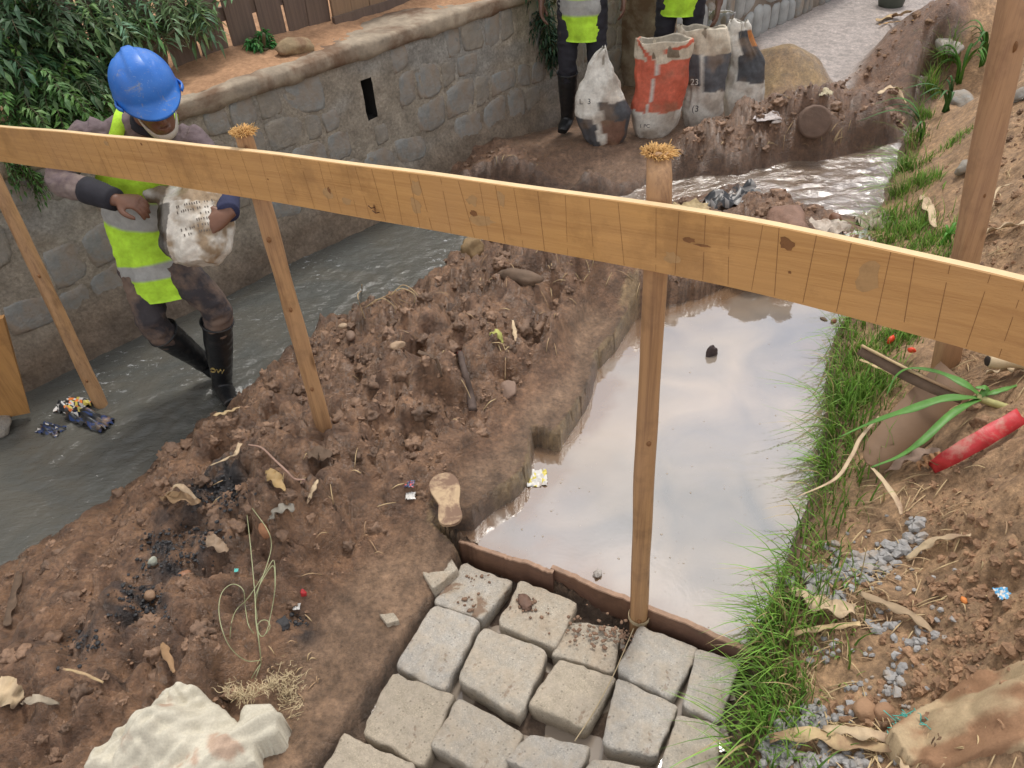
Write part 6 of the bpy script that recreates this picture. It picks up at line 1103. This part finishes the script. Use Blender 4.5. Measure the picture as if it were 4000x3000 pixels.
# round mud caked disc, bucket far back
c0 = G(3165, 560); ax_ = unit([-.25, -.9, .35]); V, F = loft([c0 + ax_ * -.10 + [0, 0, .08], c0 + ax_ * .03 + [0, 0, .08], c0 + ax_ * .045 + [0, 0, .08]], [.095, .10, .07], seg=30, n=10, wob=.06); lab(mesh('log_end', V, F, simple('mud caked wood', (.145, .092, .066), .8, .3, 14, .006)), 'round mud caked log end facing out of the far heap', 'log')
c0 = P(3478, 22, -.02); V, F = loft([c0 - [0, 0, .02], c0 + [0, 0, .03], c0 + [0, 0, .14], c0 + [0, 0, .22]], [.10, .115, .13, .125], seg=28, n=12); lab(mesh('bucket', V, F, simple('dark green rubber', (.06, .07, .055), .6, .3, 10, .002)), 'dark green bucket standing on the wet path at the top edge', 'bucket')
# sandal sole
zs_ = max(G(px_, py_)[2] for px_ in (1700, 1730, 1760, 1790) for py_ in (1860, 1900, 1950, 2000, 2040)); tip, heel = P(1727, 1852, zs_ + .012), P(1766, 2052, zs_ - .012); d = heel - tip; L_ = np.linalg.norm(d); d /= L_; sd = unit(np.cross(d, [0, 0, 1])); upn = np.cross(sd, d); out = []
for f, a_, b_ in ((0, -.010, .010), (.04, -.026, .026), (.15, -.038, .040), (.30, -.042, .041), (.45, -.038, .033), (.58, -.032, .026), (.72, -.031, .030), (.86, -.032, .033), (.96, -.022, .026), (1, -.008, .010)): out.append((f, a_, b_))
out = np.array(out) * [1, 1.25, 1.25]; Q = catmull(out, 30); V = []
for lv, sc in ((-.006, 1), (.004, 1.0), (.006, .94)):
    for f, a_, b_ in Q: V += [tip + d * L_ * f + sd * a_ * sc + upn * lv, tip + d * L_ * f + sd * (a_ + b_) / 2 + upn * (lv + (0 if lv < .005 else -.001)), tip + d * L_ * f + sd * b_ * sc + upn * lv]
n_ = 90; F = []
for i in range(29):
    for l in (0, 2): F += [(l * n_ + i * 3, l * n_ + i * 3 + 1, l * n_ + i * 3 + 4, l * n_ + i * 3 + 3), (l * n_ + i * 3 + 1, l * n_ + i * 3 + 2, l * n_ + i * 3 + 5, l * n_ + i * 3 + 4)]
    for l in (0, 1): F += [(l * n_ + i * 3, l * n_ + i * 3 + 3, (l + 1) * n_ + i * 3 + 3, (l + 1) * n_ + i * 3), (l * n_ + i * 3 + 2, (l + 1) * n_ + i * 3 + 2, (l + 1) * n_ + i * 3 + 5, l * n_ + i * 3 + 5)]
for l in (0, 1):
    for e_ in (0, 29): F.append((l * n_ + e_ * 3, l * n_ + e_ * 3 + 1, l * n_ + e_ * 3 + 2, (l + 1) * n_ + e_ * 3 + 2, (l + 1) * n_ + e_ * 3 + 1, (l + 1) * n_ + e_ * 3))
lab(mesh('sandal_sole', V, F, simple('worn tan foam sole', (.46, .33, .20), .85, .18, 16, .0015, (.19, .115, .075), 11, .50), smooth=False), 'worn tan flip flop sole lying on the clay above the form board', 'sandal')
# wrappers
def wrapper(name, label, px, py, sx, sy, cols, seed, lift=.012, z=None, amp=.5, rot=0):
    r_ = np.random.RandomState(seed); c = G(px, py, lift) if z is None else P(px, py, z); n = 12; V = []; mi = []; F = []
    for i in range(n + 1):
        for j in range(n + 1):
            u, v = i / n - .5, j / n - .5; ed = 1 + .25 * mnoise.noise(Vector((i * .6, seed, j * .6))); x_ = u * sx * ed; y_ = v * sy * ed; zz = amp * max(sx, sy) * (abs(mnoise.noise(Vector((u * 4 + seed, v * 4, 0)))) + .3 * mnoise.noise(Vector((u * 10, v * 10 + seed, 0))))
            V.append(c + np.array([x_ * math.cos(rot) - y_ * math.sin(rot), x_ * math.sin(rot) + y_ * math.cos(rot), zz]))
    for i in range(n):
        for j in range(n):
            a_ = i * (n + 1) + j; F.append((a_, a_ + 1, a_ + n + 2, a_ + n + 1)); mi.append(int(np.clip((mnoise.noise(Vector((i * .35 + seed, j * .35, 3))) + .5) * len(cols), 0, len(cols) - 1)))
    k = len(V); V = np.array(V); V = np.vstack([V, V - [0, 0, .001]]); F2 = [tuple(x + k for x in f[::-1]) for f in F]
    lab(mesh(name, V, F + F2, cols, mi=mi + mi), label, 'wrapper')
def plas(n_, c, r=.35): return simple(n_, c, r, .25, 25, .001, (.22, .14, .09), 16, .62)
W_w, W_r, W_b, W_y, W_o, W_k, W_g = plas('white film', (.6, .58, .54)), plas('red film', (.5, .05, .04)), plas('blue film', (.02, .04, .12)), plas('yellow film', (.62, .52, .10)), plas('orange film', (.7, .20, .05)), plas('black film', (.025, .027, .03)), plas('silver foil', (.55, .53, .50), .25)
wrapper('wrapper', 'small red and blue sweet wrapper in the mud', 1600, 1898, .036, .032, [W_r, W_b, W_k], 1, amp=.25); wrapper('wrapper', 'crumpled silver foil wrapper below the red and blue one', 1605, 1945, .034, .032, [W_g, W_w], 2, amp=.35)
wrapper('wrapper', 'yellow and white crisp packet at the edge of the pool', 2095, 1868, .075, .085, [W_y, W_w, W_w], 3, z=ZP + .002, amp=.28); wrapper('wrapper', 'tiny white scrap on the lower mud beside the twine', 1165, 2385, .022, .022, [W_w, W_g], 4, amp=.5)
wrapper('plastic_rubbish', 'bunched orange and yellow plastic bag caught on the leaning post', 290, 1590, .16, .11, [W_o, W_y, W_k, W_g, W_k, W_o], 5, z=ZC + .008, amp=.32, rot=-.4); wrapper('plastic_rubbish', 'dark plastic sheet trailing in the water from the leaning post', 350, 1640, .26, .09, [W_k, W_k, W_k, W_b, W_k], 6, z=ZC + .005, amp=.22, rot=-.5); wrapper('plastic_rubbish', 'blue speckled rag awash in the channel', 200, 1680, .13, .07, [W_k, W_k, W_b, W_k, W_g], 7, z=ZC + .0, amp=.25, rot=-.4)
wrapper('rag', 'cream cloth rag on the dam beside the clay boulder', 3220, 900, .20, .14, [plas('cream rag', (.48, .41, .34), .8)] * 2, 8, amp=.35); wrapper('rag', 'crumpled white plastic sack in the dam behind the rail', 3330, 940, .18, .14, [W_w, plas('brown film', (.28, .16, .1)), W_w], 9, amp=.4); wrapper('rag', 'red and white torn packet beside the white plastic sack', 3200, 960, .10, .06, [W_r, W_w], 10, amp=.3)
wrapper('rag', 'grey knotted cloth bundle where the dam meets the grass', 3410, 880, .17, .14, [plas('grey beige cloth', (.42, .37, .29), .85), plas('grey brown cloth', (.33, .27, .2), .85)], 11, amp=.6); wrapper('rag', 'black torn plastic sheet draped on the near stream bank', 2860, 800, .34, .13, [W_k, plas('grey film', (.20, .19, .18)), W_k], 12, amp=.3, rot=.25); wrapper('rag', 'ochre torn sack piece beside the centre post above the rail', 2700, 825, .18, .09, [plas('ochre film', (.42, .32, .17), .7)] * 2, 13, amp=.3)
wrapper('rag', 'grey striped cloth at the far pool shore', 2960, 1175, .15, .07, [plas('grey cloth', (.30, .29, .27), .8), plas('pale cloth', (.44, .43, .40), .8)], 14, amp=.35); wrapper('rag', 'grey dusty film on the mud by the far heap', 2995, 470, .16, .10, [plas('dusty film', (.40, .35, .33), .4)] * 2, 15, amp=.25); wrapper('wrapper', 'cream scrap on the ridge at the back of the far heap', 3215, 400, .08, .06, [plas('cream film', (.52, .45, .30), .6)] * 2, 16, amp=.6)
wrapper('wrapper', 'blue and white scrap on the right earth bank', 3905, 2340, .035, .035, [plas('sky blue film', (.10, .35, .60)), W_w], 17, lift=.02, amp=.3); wrapper('wrapper', 'teal sparkle scrap in the lower mud', 930, 2243, .012, .012, [plas('teal film', (.1, .5, .45))] * 2, 18, amp=.5)
# white cloth sack, bottom left: a draped bulging sheet
def drape(name, label, cat, outline, z0, bulge, cf, mat, seed, folds=.02, step=.005):
    poly = PP(outline, z0); a_ = np.array(poly).min(0) - .02; b_ = np.array(poly).max(0) + .02; X, Y = np.meshgrid(np.arange(a_[0], b_[0], step), np.arange(a_[1], b_[1], step)); s_ = sdpoly(X + .006 * vnoise(X * 30, Y * 30), Y, poly)
    gh = np.array([ground(p, q) for p, q in zip(X.ravel(), Y.ravel())]).reshape(X.shape); u_ = X * .8 + Y * .6; v_ = -X * .6 + Y * .8
    Hh = np.maximum(gh, z0 - .02) + bulge * np.sqrt(np.clip(-s_ / .11, 0, 1)) * (1 + .12 * vnoise(X * 4 + seed, Y * 4)) + folds * np.abs(vnoise(u_ * 1.2 + seed, v_ * 7 + .5 * vnoise(u_ * 3, v_ * 3))) + .10 * folds * (1 - np.abs(vnoise(u_ * 5 + 3, v_ * 15 + .6 * vnoise(u_ * 6, v_ * 6)))) ** 6 * sstep(0, -.04, s_) + .3 * folds * vnoise(u_ * 14, v_ * 40 + seed) * sstep(0, -.03, s_) + .004
    i = np.arange(X.size).reshape(X.shape); F = np.stack([i[:-1, :-1], i[:-1, 1:], i[1:, 1:], i[1:, :-1]], -1).reshape(-1, 4); F = F[(np.minimum(np.minimum(s_[:-1, :-1], s_[1:, 1:]), np.minimum(s_[1:, :-1], s_[:-1, 1:])) < .0).ravel()]; C_ = cf(X, Y, s_); gy, gx = np.gradient(s_, step); gl = np.hypot(gx, gy) + 1e-6; k_ = np.where(s_ > 0, s_, 0); X = X - gx / gl * k_; Y = Y - gy / gl * k_; Hh = np.where(s_ > -step * .5, gh - .004, Hh)
    u = np.unique(F); mpv = -np.ones(X.size, int); mpv[u] = np.arange(len(u)); return lab(mesh(name, np.c_[X.ravel(), Y.ravel(), Hh.ravel()][u], mpv[F], mat, cols=C_.reshape(-1, 4)[u]), label, cat)
def cfw(X, Y, s): m_ = sstep(.15, .45, fbm(X * 9, Y * 9, 5) + .9 * sstep(-.62, -.48, X + 0 * Y) - .35)[..., None]; c = C3(.54, .50, .40) * (1 + .10 * vnoise(X * 5, Y * 5)[..., None]) + 0 * m_; c = c + (C3(.42, .27, .19) - c) * m_ * .75; return np.concatenate([c, 0 * m_ + .2], -1)
M_cloth = vcol_mat('woven white sack cloth', (.7, .9), 160, .16, .002, 160, .3, 5, .07)
drape('cloth_sack', 'dirty white woven sack lying slack on the mud at the bottom edge', 'sack', [(360, 3050), (385, 2935), (560, 2810), (700, 2735), (800, 2725), (870, 2760), (930, 2820), (960, 2760), (1060, 2750), (1110, 2790), (1085, 2880), (1010, 2920), (1000, 2985), (940, 3010), (860, 3060), (700, 3120), (480, 3140)], .13, .070, cfw, M_cloth, 3, .050)
mb = MB(); r_ = np.random.RandomState(9)
for k in range(240):
    if k < 130: f = r_.rand(); px, py = 900 + 210 * f, 2745 + 25 * math.sin(f * 5) + 8 * r_.randn(); b = G(px, py, .05 + .02 * r_.rand())
    else: b = G(1090 + 75 * r_.rand() + 20 * r_.randn(), 2700 + 60 * r_.randn() * .8, .012)
    e = b + np.array([r_.randn() * .018, .012 + r_.randn() * .014, .006 * r_.randn()]); V, F = ribbon([b, (b + e) / 2 + r_.randn(3) * .006, e, e + r_.randn(3) * .008], [.0009, .0009, .0008, .0005], thick=.0006, n=8, wave=.8, seed=k); mb.add(V, F)
tag(mb.build('frayed_threads', simple('frayed thread', (.50, .40, .24), .8, .3, 60, 0)), kind='stuff')
def cfo(X, Y, s): m_ = sstep(-.2, .4, fbm(X * 8, Y * 8, 5))[..., None]; c = C3(.44, .33, .20) + 0 * m_; c = c + (C3(.30, .17, .095) - c) * m_; return np.concatenate([c, 0 * m_ + .1], -1)
drape('buried_sack', 'earth stained tan sack half buried in the bank at the corner', 'sack', [(3470, 2830), (3560, 2770), (3660, 2720), (3760, 2690), (3900, 2740), (4060, 2800), (4080, 3000), (3900, 3080), (3650, 3040), (3540, 2950)], .26, .022, cfo, M_cloth, 8, .012)
mb = MB()
for k in range(46):
    b = G(3520 + 35 * r_.randn(), 2870 + 25 * r_.randn(), .05); e = b + r_.randn(3) * [.02, .02, .008]; V, F = ribbon([b, (b + e) / 2 + r_.randn(3) * .01, e], .0012, thick=.0008, n=6, wave=.5, seed=k); mb.add(V, F)
tag(mb.build('teal_threads', simple('teal thread', (.06, .36, .30), .7, .3, 40, 0)), kind='stuff')
# green twine sprung out of the mud, rope, roots
M_twine = simple('pale green twine', (.33, .35, .19), .6, .2, 40, 0)
tw = thing('twine_coil', 'loose loops of pale green twine standing in the mud', 'twine', G(1020, 2590))
def zc_(px, py, h): g_ = G(px, py); return P(px, py, g_[2] + h)
for k, pts in enumerate([[(1020, 2590, .0), (1015, 2530, .05), (1000, 2430, .08), (996, 2330, .1), (985, 2200, .1), (975, 2100, .08), (962, 1985, .02)], [(1020, 2590, 0), (1008, 2480, .06), (998, 2380, .09), (1010, 2300, .1), (1045, 2200, .1), (1060, 2130, .08), (1045, 2070, .06), (985, 1985, .02)], [(1020, 2580, .01), (960, 2580, .03), (900, 2530, .05), (865, 2450, .07), (855, 2370, .08), (870, 2310, .09), (910, 2282, .09), (950, 2305, .09), (958, 2370, .08), (970, 2440, .06), (992, 2475, .05)], [(898, 2495, .03), (905, 2430, .05), (925, 2380, .07), (970, 2335, .08), (1040, 2230, .1), (1070, 2190, .1), (1075, 2290, .08), (1058, 2400, .06), (1040, 2470, .05), (1020, 2485, .05), (1005, 2450, .05), (1020, 2425, .05), (1045, 2425, .05), (1055, 2450, .05), (1040, 2475, .04)], [(1075, 2300, .06), (1065, 2210, .08), (1000, 2320, .08), (1003, 2400, .07), (1015, 2540, .03)], [(1020, 2590, .0), (1000, 2620, .01), (982, 2650, .005)], [(1020, 2590, .0), (1005, 2630, .01), (995, 2655, .0)]]):
    V, F = loft(catmull([zc_(*p) for p in pts], 60), .0013, seg=6, lat=(.2, .9, .4)); mesh('twine', V, F, M_twine, tw)
V, F = cord([G(990, 1785, .03), G(1040, 1800, .035), G(1085, 1825, .03), G(1130, 1870, .025), G(1160, 1900, .015), G(1195, 1893, .012), G(1170, 1878, .012)], .0035, 60); lab(mesh('rope', V, F, simple('muddy pink rope', (.38, .24, .18), .8, .25, 60, .001)), 'muddy pink twisted rope end curled on the ridge', 'rope')
mb = MB()
for k, (x0, y0) in enumerate(((1560, 1210), (1580, 1200), (1600, 1190), (1545, 1225), (1620, 1190), (1640, 1175))):
    b = G(x0, y0, .0); V, F = cord([b, b + [.02 * r_.randn() - .02, .0, .05], b + [-.06 + .03 * r_.randn(), .01, .075 + .02 * r_.rand()], b + [-.10 + .03 * r_.randn(), 0, .05]], .0022, 16); mb.add(V, F)
tag(mb.build('root_tuft', M_straw, None), 'tuft of dry roots sticking out over the channel', 'roots')
V, F = cord([G(1430, 1262, .0), G(1418, 1240, .05), G(1408, 1200, .10), G(1420, 1168, .12), G(1428, 1180, .11)], .0022, 26); lab(mesh('thin_root', V, F, M_straw), 'single thin curled root rising beside the channel', 'root')
sk = [G(1800, 1400, .02), G(1815, 1460, .012), G(1835, 1540, .006), G(1850, 1620, .0)]; sk_ = thing('burnt_stick', 'burnt stick with red tip lying down the mud slope', 'stick', sk[3]); V, F = loft(catmull(sk, 20), np.linspace(.012, .018, 20), seg=10, wob=.25); mesh('charred_shaft', V, F, simple('burnt wood', (.085, .058, .046), .8, .4, 30, .003), sk_); V, F = lump(sk[0], (.013, .012, .009), 3, 2, .2); mesh('red_tip', V, F, M_red, sk_)
